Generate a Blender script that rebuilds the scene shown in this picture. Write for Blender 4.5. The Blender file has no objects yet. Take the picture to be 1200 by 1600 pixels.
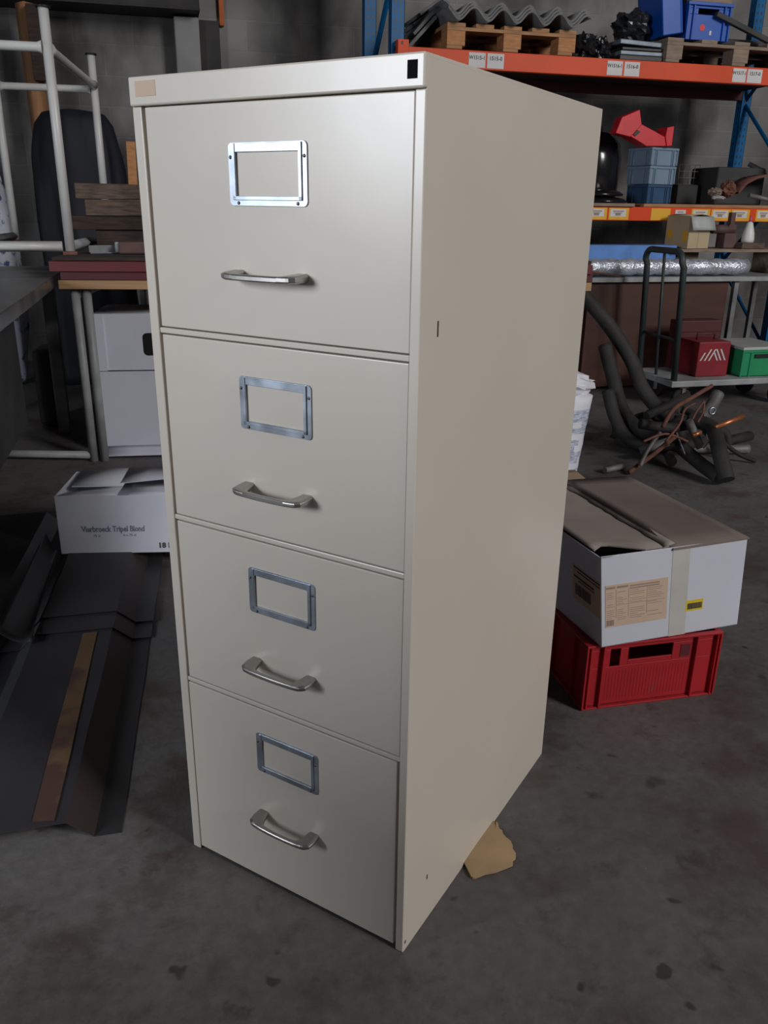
import bpy, bmesh, math, random
from mathutils import Vector, Matrix, noise
random.seed(7)
S = bpy.context.scene
COL = S.collection
PI = math.pi

# ------------------------------------------------------------------ camera
CAM = Vector((-0.2988, -0.9896, 1.1602))
YAW, PITCH, ROLL, FPX = math.radians(75.5067), math.radians(-20.3142), math.radians(0.80017), 1293.57
fwd = Vector((math.cos(YAW)*math.cos(PITCH), math.sin(YAW)*math.cos(PITCH), math.sin(PITCH)))
r0 = Vector((math.sin(YAW), -math.cos(YAW), 0)); u0 = r0.cross(fwd)
RGT = math.cos(ROLL)*r0 + math.sin(ROLL)*u0
UPV = -math.sin(ROLL)*r0 + math.cos(ROLL)*u0
cd = bpy.data.cameras.new('camera'); cam = bpy.data.objects.new('camera', cd); COL.objects.link(cam)
cd.sensor_fit = 'VERTICAL'; cd.sensor_height = 36; cd.lens = FPX/1600*36; cd.clip_start = 0.02; cd.clip_end = 100
cam.matrix_world = Matrix(((RGT.x, UPV.x, -fwd.x, CAM.x), (RGT.y, UPV.y, -fwd.y, CAM.y), (RGT.z, UPV.z, -fwd.z, CAM.z), (0, 0, 0, 1)))
S.camera = cam
def ray(px, py): return fwd + RGT*((px-600)/FPX) - UPV*((py-800)/FPX)
def atY(px, py, Y):
    d = ray(px, py); return CAM + d*((Y-CAM.y)/d.y)
def atZ(px, py, z):
    d = ray(px, py); return CAM + d*((z-CAM.z)/d.z)

# ------------------------------------------------------------------ materials
def new_mat(name):
    m = bpy.data.materials.new(name); m.use_nodes = True
    return m, m.node_tree.nodes, m.node_tree.links, m.node_tree.nodes['Principled BSDF']
def mat(name, col, rough=.6, metal=0., var=.12, scale=6., bump=0., bscale=60., col2=None, thr=None, spec=.5, rvar=0., stretch=None, detail=5):
    """procedural surface: noise between two tones, optional bump, optional rust/dirt patches (col2, thr)"""
    m, N, L, b = new_mat(name)
    tc = N.new('ShaderNodeTexCoord'); mp = N.new('ShaderNodeMapping'); L.new(tc.outputs['Object'], mp.inputs[0])
    if stretch: mp.inputs['Scale'].default_value = stretch
    n = N.new('ShaderNodeTexNoise'); n.inputs['Scale'].default_value = scale; n.inputs['Detail'].default_value = detail
    L.new(mp.outputs[0], n.inputs['Vector'])
    r = N.new('ShaderNodeValToRGB'); r.color_ramp.elements[0].position = .3; r.color_ramp.elements[1].position = .7
    a = [max(0, c*(1-var)) for c in col]; c_ = [min(1, c*(1+var)) for c in col]
    r.color_ramp.elements[0].color = (*a, 1); r.color_ramp.elements[1].color = (*c_, 1)
    L.new(n.outputs['Fac'], r.inputs[0]); out = r.outputs[0]
    if col2:
        n2 = N.new('ShaderNodeTexNoise'); n2.inputs['Scale'].default_value = scale*1.7; n2.inputs['Detail'].default_value = 8
        L.new(mp.outputs[0], n2.inputs['Vector'])
        r2 = N.new('ShaderNodeValToRGB'); r2.color_ramp.elements[0].position = thr; r2.color_ramp.elements[1].position = min(1, thr+.08)
        L.new(n2.outputs['Fac'], r2.inputs[0])
        mx = N.new('ShaderNodeMixRGB'); L.new(r2.outputs[0], mx.inputs[0]); L.new(out, mx.inputs[1]); mx.inputs[2].default_value = (*col2, 1)
        out = mx.outputs[0]
    L.new(out, b.inputs['Base Color'])
    b.inputs['Metallic'].default_value = metal; b.inputs['Roughness'].default_value = rough
    b.inputs['Specular IOR Level'].default_value = spec
    if rvar:
        mr = N.new('ShaderNodeMapRange'); mr.inputs[3].default_value = rough-rvar; mr.inputs[4].default_value = rough+rvar
        L.new(n.outputs['Fac'], mr.inputs[0]); L.new(mr.outputs[0], b.inputs['Roughness'])
    if bump:
        nb = N.new('ShaderNodeTexNoise'); nb.inputs['Scale'].default_value = bscale; nb.inputs['Detail'].default_value = 4
        L.new(mp.outputs[0], nb.inputs['Vector'])
        bp = N.new('ShaderNodeBump'); bp.inputs['Strength'].default_value = bump; bp.inputs['Distance'].default_value = .01
        L.new(nb.outputs['Fac'], bp.inputs['Height']); L.new(bp.outputs[0], b.inputs['Normal'])
    return m
M = {}
def floor_mat():
    m, N, L, b = new_mat('worn_concrete')
    tc = N.new('ShaderNodeTexCoord')
    def nz(scale, det=6, rough=.6, off=0):
        mp = N.new('ShaderNodeMapping'); mp.inputs['Location'].default_value = (off, off*.7, 0); L.new(tc.outputs['Object'], mp.inputs[0])
        n = N.new('ShaderNodeTexNoise'); n.inputs['Scale'].default_value = scale; n.inputs['Detail'].default_value = det; n.inputs['Roughness'].default_value = rough
        L.new(mp.outputs[0], n.inputs['Vector']); return n.outputs['Fac']
    def ramp(fac, p0, p1, c0, c1):
        r = N.new('ShaderNodeValToRGB'); r.color_ramp.elements[0].position = p0; r.color_ramp.elements[1].position = p1
        r.color_ramp.elements[0].color = (*c0, 1); r.color_ramp.elements[1].color = (*c1, 1); L.new(fac, r.inputs[0]); return r.outputs[0]
    def mix(f, a, bb):
        x = N.new('ShaderNodeMixRGB'); L.new(f, x.inputs[0]); L.new(a, x.inputs[1])
        if isinstance(bb, tuple): x.inputs[2].default_value = (*bb, 1)
        else: L.new(bb, x.inputs[2])
        return x.outputs[0]
    base = ramp(nz(1.6), .3, .7, (.105, .098, .097), (.155, .146, .143))
    fine = ramp(nz(38, 3), .3, .75, (.8, .8, .8), (1.1, 1.1, 1.1))
    mu = N.new('ShaderNodeMixRGB'); mu.blend_type = 'MULTIPLY'; mu.inputs[0].default_value = 1; L.new(base, mu.inputs[1]); L.new(fine, mu.inputs[2])
    out = mix(ramp(nz(3.1, 9, .68, 4), .50, .62, (0, 0, 0), (.9, .9, .9)), mu.outputs[0], (.080, .058, .054))
    out = mix(ramp(nz(13, 10, .7, 14), .55, .66, (0, 0, 0), (.55, .55, .55)), out, (.062, .050, .047))
    out = mix(ramp(nz(9, 6, .6, 9), .62, .70, (0, 0, 0), (.8, .8, .8)), out, (.052, .043, .042))
    out = mix(ramp(nz(21, 2, .4, 2), .70, .76, (0, 0, 0), (.85, .85, .85)), out, (.04, .035, .035))
    out = mix(ramp(nz(60, 2, .4, 5), .80, .83, (0, 0, 0), (1, 1, 1)), out, (.22, .21, .20))
    L.new(out, b.inputs['Base Color']); b.inputs['Roughness'].default_value = .62
    bp = N.new('ShaderNodeBump'); bp.inputs['Strength'].default_value = .25; bp.inputs['Distance'].default_value = .01
    L.new(nz(30, 6), bp.inputs['Height']); L.new(bp.outputs[0], b.inputs['Normal'])
    return m
def block_mat():
    m, N, L, b = new_mat('concrete_block_wall')
    tc = N.new('ShaderNodeTexCoord'); sx = N.new('ShaderNodeSeparateXYZ'); cx = N.new('ShaderNodeCombineXYZ')
    L.new(tc.outputs['Object'], sx.inputs[0]); L.new(sx.outputs[0], cx.inputs[0]); L.new(sx.outputs[2], cx.inputs[1])
    br = N.new('ShaderNodeTexBrick'); L.new(cx.outputs[0], br.inputs['Vector'])
    br.inputs['Scale'].default_value = 1; br.inputs['Brick Width'].default_value = .4; br.inputs['Row Height'].default_value = .2
    br.inputs['Mortar Size'].default_value = .008; br.inputs['Mortar Smooth'].default_value = .4
    br.inputs['Color1'].default_value = (.25, .245, .238, 1); br.inputs['Color2'].default_value = (.215, .21, .205, 1); br.inputs['Mortar'].default_value = (.26, .255, .245, 1)
    n = N.new('ShaderNodeTexNoise'); n.inputs['Scale'].default_value = 1.8; n.inputs['Detail'].default_value = 7; L.new(tc.outputs['Object'], n.inputs['Vector'])
    r = N.new('ShaderNodeValToRGB'); r.color_ramp.elements[0].position = .35; r.color_ramp.elements[0].color = (.45, .44, .44, 1); r.color_ramp.elements[1].position = .65; r.color_ramp.elements[1].color = (1, 1, 1, 1)
    L.new(n.outputs['Fac'], r.inputs[0])
    mu = N.new('ShaderNodeMixRGB'); mu.blend_type = 'MULTIPLY'; mu.inputs[0].default_value = 1; L.new(br.outputs['Color'], mu.inputs[1]); L.new(r.outputs[0], mu.inputs[2])
    mp = N.new('ShaderNodeMapping'); mp.inputs['Scale'].default_value = (1., 1., .55); L.new(tc.outputs['Object'], mp.inputs[0])
    n3 = N.new('ShaderNodeTexNoise'); n3.inputs['Scale'].default_value = 1.6; n3.inputs['Detail'].default_value = 5; L.new(mp.outputs[0], n3.inputs['Vector'])
    r3 = N.new('ShaderNodeValToRGB'); r3.color_ramp.elements[0].position = .38; r3.color_ramp.elements[0].color = (.3, .29, .29, 1); r3.color_ramp.elements[1].position = .56; r3.color_ramp.elements[1].color = (1, 1, 1, 1); L.new(n3.outputs['Fac'], r3.inputs[0])
    m3 = N.new('ShaderNodeMixRGB'); m3.blend_type = 'MULTIPLY'; m3.inputs[0].default_value = 1; L.new(mu.outputs[0], m3.inputs[1]); L.new(r3.outputs[0], m3.inputs[2]); mu = m3
    L.new(mu.outputs[0], b.inputs['Base Color']); b.inputs['Roughness'].default_value = .9
    bp = N.new('ShaderNodeBump'); bp.inputs['Strength'].default_value = .4; bp.inputs['Distance'].default_value = .01
    L.new(br.outputs['Fac'], bp.inputs['Height']); bp.invert = True; L.new(bp.outputs[0], b.inputs['Normal'])
    return m
def cabinet_mat():
    m, N, L, b = new_mat('cream_enamel')
    tc = N.new('ShaderNodeTexCoord')
    n = N.new('ShaderNodeTexNoise'); n.inputs['Scale'].default_value = 2.2; n.inputs['Detail'].default_value = 6; L.new(tc.outputs['Object'], n.inputs['Vector'])
    r = N.new('ShaderNodeValToRGB'); r.color_ramp.elements[0].position = .3; r.color_ramp.elements[1].position = .7
    r.color_ramp.elements[0].color = (.645, .590, .515, 1); r.color_ramp.elements[1].color = (.685, .630, .555, 1); L.new(n.outputs['Fac'], r.inputs[0])
    n2 = N.new('ShaderNodeTexNoise'); n2.inputs['Scale'].default_value = 9; n2.inputs['Detail'].default_value = 9; n2.inputs['Roughness'].default_value = .7; L.new(tc.outputs['Object'], n2.inputs['Vector'])
    r2 = N.new('ShaderNodeValToRGB'); r2.color_ramp.elements[0].position = .66; r2.color_ramp.elements[0].color = (0, 0, 0, 1); r2.color_ramp.elements[1].position = .85; r2.color_ramp.elements[1].color = (.35, .35, .35, 1); L.new(n2.outputs['Fac'], r2.inputs[0])
    mx = N.new('ShaderNodeMixRGB'); L.new(r2.outputs[0], mx.inputs[0]); L.new(r.outputs[0], mx.inputs[1]); mx.inputs[2].default_value = (.36, .33, .28, 1)
    L.new(mx.outputs[0], b.inputs['Base Color']); b.inputs['Roughness'].default_value = .30; b.inputs['Specular IOR Level'].default_value = .6
    nb = N.new('ShaderNodeTexNoise'); nb.inputs['Scale'].default_value = 5; nb.inputs['Detail'].default_value = 2; L.new(tc.outputs['Object'], nb.inputs['Vector'])
    bp = N.new('ShaderNodeBump'); bp.inputs['Strength'].default_value = .05; bp.inputs['Distance'].default_value = .02
    L.new(nb.outputs['Fac'], bp.inputs['Height']); L.new(bp.outputs[0], b.inputs['Normal'])
    return m
M['floor'] = floor_mat(); M['block'] = block_mat(); M['cream'] = cabinet_mat()
M['concrete'] = mat('pillar_concrete', (.24, .235, .235), .9, var=.25, scale=3, bump=.2)
M['steel_and_shade'] = mat('dark_steel_beam_and_shade', (.025, .022, .022), .7, var=.4)
M['ceiling'] = mat('dark_roof_sheet', (.05, .05, .052), .8)
M['nickel'] = mat('satin_nickel', (.40, .385, .365), .40, 1., var=.12, scale=14, rvar=.08)
M['zinc'] = mat('galvanised_plate', (.46, .52, .60), .40, 1., var=.32, scale=22, rvar=.1)
M['rivet'] = mat('dark_rivet', (.16, .15, .15), .4, .8)
M['black'] = mat('black_plastic', (.012, .012, .013), .45)
M['slot'] = mat('dark_void', (.006, .006, .006), .9, spec=.1)
M['blackgloss'] = mat('black_gloss', (.010, .010, .012), .16)
M['blackbag'] = mat('black_film', (.012, .013, .015), .25, bump=.3, bscale=20)
M['peach'] = mat('peach_paper', (.63, .47, .36), .8, var=.06)
M['card'] = mat('brown_card', (.33, .235, .155), .85, var=.12, scale=5, bump=.05)
M['card_dirty'] = mat('soiled_card', (.42, .29, .165), .85, var=.2, scale=9, col2=(.12, .075, .05), thr=.66)
M['whitecard'] = mat('white_card', (.64, .66, .755), .75, var=.05, scale=4)
M['whitecard_in'] = mat('greyed_card_top', (.33, .285, .26), .85, var=.22, scale=4)
M['cardgrey'] = mat('soiled_card_flap', (.215, .175, .155), .85, var=.25, scale=3)
M['tape_torn'] = mat('torn_paper_tape', (.36, .325, .295), .6, var=.25, scale=15)
M['tape'] = mat('packing_tape', (.58, .56, .54), .3, var=.06, scale=12)
M['ink'] = mat('printed_ink', (.06, .06, .07), .8)
M['ink_soft'] = mat('faded_ink', (.32, .24, .20), .8)
M['ink_blue'] = mat('blue_grey_ink', (.20, .21, .29), .8)
M['yellow'] = mat('yellow_sticker', (.75, .56, .02), .6, var=.05)
M['amber'] = mat('amber_sticker', (.72, .38, .02), .6, var=.08)
M['paper'] = mat('label_paper', (.62, .60, .60), .8, var=.06)
M['red'] = mat('red_plastic', (.42, .014, .022), .42, var=.15, scale=5, col2=(.25, .05, .05), thr=.68)
M['red_bright'] = mat('bright_red_plastic', (.62, .018, .03), .4, var=.1)
M['red_box'] = mat('red_enamel', (.22, .012, .02), .45, var=.2)
M['maroon'] = mat('maroon_board', (.125, .016, .020), .55, var=.18, scale=3, stretch=(1, 8, 8))
M['maroon2'] = mat('deep_maroon_board_and_shade', (.075, .012, .016), .6, var=.2, scale=3)
M['orange'] = mat('orange_enamel', (.66, .078, .024), .5, var=.10, scale=3, col2=(.38, .09, .05), thr=.7, spec=.25)
M['orange2'] = mat('bright_orange_enamel', (.70, .062, .012), .5, var=.08, scale=3, spec=.25)
M['blue'] = mat('rack_blue_enamel', (.003, .105, .28), .45, var=.12, spec=.25)
M['blue_plastic'] = mat('blue_plastic', (.003, .075, .40), .38, var=.1)
M['blue_board'] = mat('pale_blue_foam', (.10, .24, .58), .6, var=.2, scale=9)
M['grey_crate'] = mat('grey_blue_plastic', (.20, .28, .37), .5, var=.08)
M['navy_crate'] = mat('dark_blue_plastic', (.035, .085, .17), .5, var=.1)
M['green'] = mat('green_plastic', (.012, .25, .10), .45, var=.1)
M['pine'] = mat('pine', (.36, .185, .085), .75, var=.25, scale=4, stretch=(2, 14, 14), bump=.1)
M['pine_face'] = mat('orange_pine', (.42, .19, .075), .75, var=.2, scale=6, stretch=(3, 3, 12))
M['oldwood'] = mat('weathered_wood', (.25, .185, .14), .85, var=.25, scale=5, stretch=(2, 12, 12), bump=.15)
M['barkwood'] = mat('dark_rough_wood', (.115, .078, .06), .9, var=.4, scale=7, stretch=(2, 10, 14), bump=.3)
M['blackwood'] = mat('added_deck_very_dark_wood', (.04, .026, .02), .9, var=.4, scale=6, stretch=(2, 10, 14))
M['plywood'] = mat('plywood_edge', (.36, .215, .11), .75, var=.2, scale=4, stretch=(1, 20, 20))
M['post'] = mat('tan_timber', (.34, .17, .085), .8, var=.15, scale=5, stretch=(8, 8, 1))
M['fibre'] = mat('fibre_cement', (.155, .155, .155), .95, var=.3, scale=7, bump=.2)
M['whitepaint'] = mat('chipped_white_paint', (.60, .60, .585), .38, var=.08, scale=9, col2=(.20, .13, .09), thr=.69)
M['greypaint'] = mat('grey_paint', (.30, .31, .315), .5, var=.25, scale=8, col2=(.12, .09, .07), thr=.68)
M['benchsteel'] = mat('worn_bench_steel', (.22, .215, .22), .34, .75, var=.45, scale=6, rvar=.14)
M['legsteel'] = mat('grey_steel_leg', (.22, .225, .235), .45, .5, var=.35, scale=8)
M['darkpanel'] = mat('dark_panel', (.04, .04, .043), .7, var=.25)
M['sheet'] = mat('coated_sheet_metal', (.038, .037, .040), .5, .1, var=.3, scale=3, rvar=.1)
M['sheet_brown'] = mat('rusty_sheet_metal', (.050, .036, .034), .6, .1, var=.35, scale=3)
M['band'] = mat('flaking_ochre_paint', (.14, .078, .036), .8, var=.25, scale=4, col2=(.075, .036, .028), thr=.50)
M['navy'] = mat('navy_tarpaulin', (.0075, .0085, .016), .7, var=.4, scale=4, stretch=(6, 6, .8))
M['sackprint'] = mat('printed_white_sack', (.50, .53, .60), .6, var=.06, scale=12, col2=(.05, .08, .2), thr=.56)
M['sack'] = mat('white_paper_sack', (.66, .66, .71), .7, var=.05, scale=6, stretch=(1, 1, 5), bump=.3, bscale=9)
M['sack_ink'] = mat('sack_small_print', (.40, .43, .52), .7, var=.5, scale=40, stretch=(1, 1, 5))
M['foil'] = mat('bubble_foil', (.62, .66, .74), .3, .6, var=.22, scale=26, bump=.9, bscale=55)
M['hose'] = mat('dusty_black_hose', (.024, .022, .021), .75, var=.4, scale=9, bump=.2)
M['pipe_grey'] = mat('dull_grey_pipe', (.17, .165, .16), .6, .3, var=.4, scale=9)
M['copper'] = mat('copper_pipe', (.56, .20, .09), .4, .7, var=.25, scale=20)
M['rust'] = mat('rusty_iron', (.16, .065, .045), .85, var=.35, scale=14, bump=.3)
M['rustbrown'] = mat('rust_brown_iron', (.10, .055, .05), .7, var=.25, scale=9)
M['redbrown'] = mat('red_brown_cabinet', (.062, .020, .012), .6, var=.25, scale=2, stretch=(1, 1, 5))
M['greenblack'] = mat('green_black_paint', (.030, .042, .042), .5, var=.2)
M['tire'] = mat('rubber', (.015, .015, .015), .8)
M['white_plastic'] = mat('white_plastic', (.70, .68, .66), .45, var=.04)
M['pink'] = mat('pink_plastic', (.50, .10, .14), .45)
M['stripe'] = mat('white_stripe', (.55, .55, .55), .6)
M['lid'] = mat('pale_lid', (.42, .44, .42), .5)
M['traymetal'] = mat('blue_grey_trim', (.17, .21, .25), .4, .2, var=.25, scale=12)
M['orange_strap'] = mat('orange_webbing', (.50, .13, .04), .8)

# ------------------------------------------------------------------ mesh builder
class MB:
    def __init__(s): s.v = []; s.f = []; s.mi = []; s.sm = []
    def add(s, vs, fs, mi=0, smooth=False):
        o = len(s.v); s.v += [tuple(p) for p in vs]
        for f in fs: s.f.append([i+o for i in f]); s.mi.append(mi); s.sm.append(smooth)
        return s
    def box(s, lo, hi, mi=0, mtx=None):
        (a, b, c), (d, e, g) = lo, hi
        vs = [Vector(p) for p in ((a, b, c), (d, b, c), (d, e, c), (a, e, c), (a, b, g), (d, b, g), (d, e, g), (a, e, g))]
        if mtx is not None: vs = [mtx @ p for p in vs]
        return s.add(vs, [(0, 3, 2, 1), (4, 5, 6, 7), (0, 1, 5, 4), (1, 2, 6, 5), (2, 3, 7, 6), (3, 0, 4, 7)], mi)
    def hexa(s, bot, top, mi=0):
        return s.add(list(bot)+list(top), [(0, 3, 2, 1), (4, 5, 6, 7), (0, 1, 5, 4), (1, 2, 6, 5), (2, 3, 7, 6), (3, 0, 4, 7)], mi)
    def tube(s, pts, r, seg=12, mi=0, caps=True, flat=1.0):
        pts = [Vector(p) for p in pts]; n = len(pts)
        rs = r if isinstance(r, (list, tuple)) else [r]*n
        prev = None; vs = []
        for i, p in enumerate(pts):
            t = (pts[min(i+1, n-1)]-pts[max(i-1, 0)]).normalized()
            if prev is None:
                a = Vector((0, 0, 1)) if abs(t.z) < .9 else Vector((1, 0, 0)); x = t.cross(a).normalized()
            else: x = (prev - t*prev.dot(t)).normalized()
            prev = x; y = t.cross(x)
            for k in range(seg):
                an = 2*PI*k/seg; vs.append(p + x*(rs[i]*math.cos(an)) + y*(rs[i]*flat*math.sin(an)))
        fs = [(i*seg+k, i*seg+(k+1) % seg, (i+1)*seg+(k+1) % seg, (i+1)*seg+k) for i in range(n-1) for k in range(seg)]
        s.add(vs, fs, mi, True)
        if caps:
            o = len(s.v)-len(vs)
            s.f.append([o+k for k in reversed(range(seg))]); s.mi.append(mi); s.sm.append(False)
            s.f.append([o+(n-1)*seg+k for k in range(seg)]); s.mi.append(mi); s.sm.append(False)
        return s
    def prism(s, poly, axis, lo, hi, mi=0, mtx=None):
        """poly: 2D points; axis: the extruded axis"""
        def P(q, h):
            p = {'x': (h, q[0], q[1]), 'y': (q[0], h, q[1]), 'z': (q[0], q[1], h)}[axis]
            p = Vector(p); return mtx @ p if mtx is not None else p
        n = len(poly); vs = [P(q, lo) for q in poly]+[P(q, hi) for q in poly]
        fs = [list(range(n)), list(reversed(range(n, 2*n)))]+[(i, i+n, (i+1) % n+n, (i+1) % n) for i in range(n)]
        return s.add(vs, fs, mi)
    def ring(s, outer, inner, axis, lo, hi, mi=0):
        """a frame: outer and inner loops with the same count"""
        def P(q, h): return {'x': (h, q[0], q[1]), 'y': (q[0], h, q[1]), 'z': (q[0], q[1], h)}[axis]
        n = len(outer)
        vs = [P(q, lo) for q in outer]+[P(q, lo) for q in inner]+[P(q, hi) for q in outer]+[P(q, hi) for q in inner]
        fs = []
        for i in range(n):
            j = (i+1) % n
            fs += [(i, j, n+j, n+i), (2*n+i, 3*n+i, 3*n+j, 2*n+j), (i, 2*n+i, 2*n+j, j), (n+i, n+j, 3*n+j, 3*n+i)]
        return s.add(vs, fs, mi)
    def lathe(s, prof, c=(0, 0, 0), seg=24, mi=0, mtx=None):
        vs = []
        for r, z in prof:
            for k in range(seg):
                p = Vector((c[0]+r*math.cos(2*PI*k/seg), c[1]+r*math.sin(2*PI*k/seg), c[2]+z)); vs.append(mtx @ p if mtx is not None else p)
        n = len(prof)
        fs = [(i*seg+k, i*seg+(k+1) % seg, (i+1)*seg+(k+1) % seg, (i+1)*seg+k) for i in range(n-1) for k in range(seg)]
        fs += [tuple(reversed(range(seg))), tuple((n-1)*seg+k for k in range(seg))]
        return s.add(vs, fs, mi, True)
    def sheet(s, fn, nu, nv, th, mi=0, smooth=True):
        """a plate with thickness th below the surface fn(u,v)"""
        top = [[Vector(fn(i/nu, j/nv)) for j in range(nv+1)] for i in range(nu+1)]
        d = Vector(th) if not isinstance(th, (int, float)) else Vector((0, 0, -th))
        W = nv+1; n = (nu+1)*W
        vs = [p for r in top for p in r]+[p+d for r in top for p in r]
        fs = []
        for i in range(nu):
            for j in range(nv):
                a, b, c, e = i*W+j, (i+1)*W+j, (i+1)*W+j+1, i*W+j+1
                fs.append((a, b, c, e)); fs.append((n+a, n+e, n+c, n+b))
        s.add(vs, fs, mi, smooth); o = len(s.v)-len(vs)
        ed = []
        for i in range(nu): ed += [(i*W, n+i*W, n+(i+1)*W, (i+1)*W), (i*W+nv, (i+1)*W+nv, n+(i+1)*W+nv, n+i*W+nv)]
        for j in range(nv): ed += [(j, j+1, n+j+1, n+j), (nu*W+j, n+nu*W+j, n+nu*W+j+1, nu*W+j+1)]
        for f in ed: s.f.append([o+k for k in f]); s.mi.append(mi); s.sm.append(False)
        return s
    def blob(s, c, rad, amp=.15, freq=3., seed=0, nu=22, nv=14, mi=0, squash=None, mtx=None, smooth=True):
        c = Vector(c); vs = []
        for i in range(nv+1):
            th = PI*i/nv
            for k in range(nu):
                ph = 2*PI*k/nu; d = Vector((math.sin(th)*math.cos(ph), math.sin(th)*math.sin(ph), math.cos(th)))
                q = 1+amp*noise.fractal(d*freq+Vector((seed*7.3, seed*3.1, seed)), .8, 2., 4)
                p = Vector((d.x*rad[0], d.y*rad[1], d.z*rad[2]))*q
                if mtx is not None: p = mtx @ p
                p = p+c
                if squash is not None: p.z = max(p.z, squash)
                vs.append(p)
        fs = [(i*nu+k, (i+1)*nu+k, (i+1)*nu+(k+1) % nu, i*nu+(k+1) % nu) for i in range(nv) for k in range(nu)]
        return s.add(vs, fs, mi, smooth)
    def text(s, txt, size, mtx, mi=0, depth=.0004, align='LEFT', bold=0., sx=1.):
        cu = bpy.data.curves.new('lettering', 'FONT'); cu.body = txt; cu.size = size; cu.align_x = align; cu.extrude = depth; cu.offset = bold; cu.resolution_u = 2
        ob = bpy.data.objects.new('lettering', cu); COL.objects.link(ob)
        me = ob.to_mesh(); vs = [mtx @ Vector((v.co.x*sx, v.co.y, v.co.z)) for v in me.vertices]; fs = [tuple(p.vertices) for p in me.polygons]
        s.add(vs, fs, mi); ob.to_mesh_clear(); bpy.data.objects.remove(ob); bpy.data.curves.remove(cu)
        return s
    def build(s, name, mats, parent=None, bevel=0., seg=2, loc=None, rot=None):
        me = bpy.data.meshes.new(name); me.from_pydata(s.v, [], s.f); 
        if not isinstance(mats, (list, tuple)): mats = [mats]
        for m in mats: me.materials.append(m)
        for p, i, sm in zip(me.polygons, s.mi, s.sm): p.material_index = i; p.use_smooth = sm
        bm = bmesh.new(); bm.from_mesh(me); bmesh.ops.recalc_face_normals(bm, faces=bm.faces); bm.to_mesh(me); bm.free()
        me.update()
        o = bpy.data.objects.new(name, me); COL.objects.link(o)
        if parent: o.parent = parent
        if loc is not None: o.location = loc
        if rot is not None: o.rotation_euler = rot
        if bevel:
            b = o.modifiers.new('bevel', 'BEVEL'); b.width = bevel; b.segments = seg; b.limit_method = 'ANGLE'; b.angle_limit = math.radians(40)
        return o
def tag(o, label, cat, group=None):
    o['label'] = label; o['category'] = cat
    if group: o['group'] = group
    return o
def thing(name, label, cat, loc=(0, 0, 0), rz=0., group=None):
    o = bpy.data.objects.new(name, None); COL.objects.link(o); o.location = loc; o.rotation_euler = (0, 0, rz); o.empty_display_size = .1
    return tag(o, label, cat, group)
def struct(o): o['kind'] = 'structure'; return o
def dup(root, loc, rz=None, label=None):
    r = root.copy(); COL.objects.link(r); r.location = loc
    if rz is not None: r.rotation_euler = (0, 0, rz)
    if label: r['label'] = label
    for ch in list(root.children):
        c = ch.copy(); COL.objects.link(c); c.parent = r
        for g in list(ch.children):
            d = g.copy(); COL.objects.link(d); d.parent = c
    return r
def FX(x, y, z):            # lettering frame for a face that looks towards -Y
    return Matrix.Translation((x, y, z)) @ Matrix.Rotation(PI/2, 4, 'X')
def smooth_path(pts, n=6):
    pts = [Vector(p) for p in pts]; out = []
    for i in range(len(pts)-1):
        p0 = pts[max(i-1, 0)]; p1 = pts[i]; p2 = pts[i+1]; p3 = pts[min(i+2, len(pts)-1)]
        for k in range(n):
            t = k/n
            out.append(.5*((2*p1)+(p2-p0)*t+(2*p0-5*p1+4*p2-p3)*t*t+(3*p1-p0-3*p2+p3)*t**3))
    out.append(pts[-1]); return out
def rrect(x0, z0, x1, z1, r, n=5):
    out = []
    for cx, cz, a0 in ((x1-r, z1-r, 0), (x0+r, z1-r, PI/2), (x0+r, z0+r, PI), (x1-r, z0+r, 3*PI/2)):
        for k in range(n+1):
            a = a0+PI/2*k/n; out.append((cx+r*math.cos(a), cz+r*math.sin(a)))
    return out

# ------------------------------------------------------------------ the hall
YW, XL, XR, YFR, ZC = 5.9, -4.6, 7.5, -6.5, 8.0
struct(MB().box((XL-.3, YFR-.3, -.2), (XR+.3, YW+.3, 0)).build('floor', M['floor']))
struct(MB().box((XL-.3, YFR-.3, ZC), (XR+.3, YW+.3, ZC+.15)).build('ceiling', M['ceiling']))
struct(MB().box((XL-.3, YW, 0), (XR+.3, YW+.25, ZC)).build('wall_back', M['block']))
struct(MB().box((XR, YFR, 0), (XR+.25, YW, ZC)).build('wall_right', M['block']))
# left wall with a window, front wall with the open loading door
WY0, WY1, WZ0, WZ1 = -2.5, -.6, 1.30, 2.9
struct(MB().box((XL-.25, YFR, 0), (XL, WY0, ZC)).box((XL-.25, WY1, 0), (XL, YW, ZC)).box((XL-.25, WY0, 0), (XL, WY1, WZ0)).box((XL-.25, WY0, WZ1), (XL, WY1, ZC)).build('wall_left', M['block']))
DX0, DX1, DZ0, DZ1 = 4.7, 7.4, 3.7, 7.2
struct(MB().box((XL-.25, YFR-.25, 0), (DX0, YFR, ZC)).box((DX1, YFR-.25, 0), (XR+.25, YFR, ZC)).box((DX0, YFR-.25, DZ1), (DX1, YFR, ZC)).box((DX0, YFR-.25, 0), (DX1, YFR, DZ0)).build('wall_front', M['block']))
struct(MB().box((-1.75, -2.8, 0), (-1.60, -.36, 1.1)).build('added_shade_wall', M['block']))  # added low wall out of view, shades the cabinet's lower front
w = struct(MB().ring([(WY0, WZ0), (WY1, WZ0), (WY1, WZ1), (WY0, WZ1)], [(WY0+.05, WZ0+.05), (WY1-.05, WZ0+.05), (WY1-.05, WZ1-.05), (WY0+.05, WZ1-.05)], 'x', XL-.12, XL-.06).build('window_1', M['greypaint']))
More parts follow.
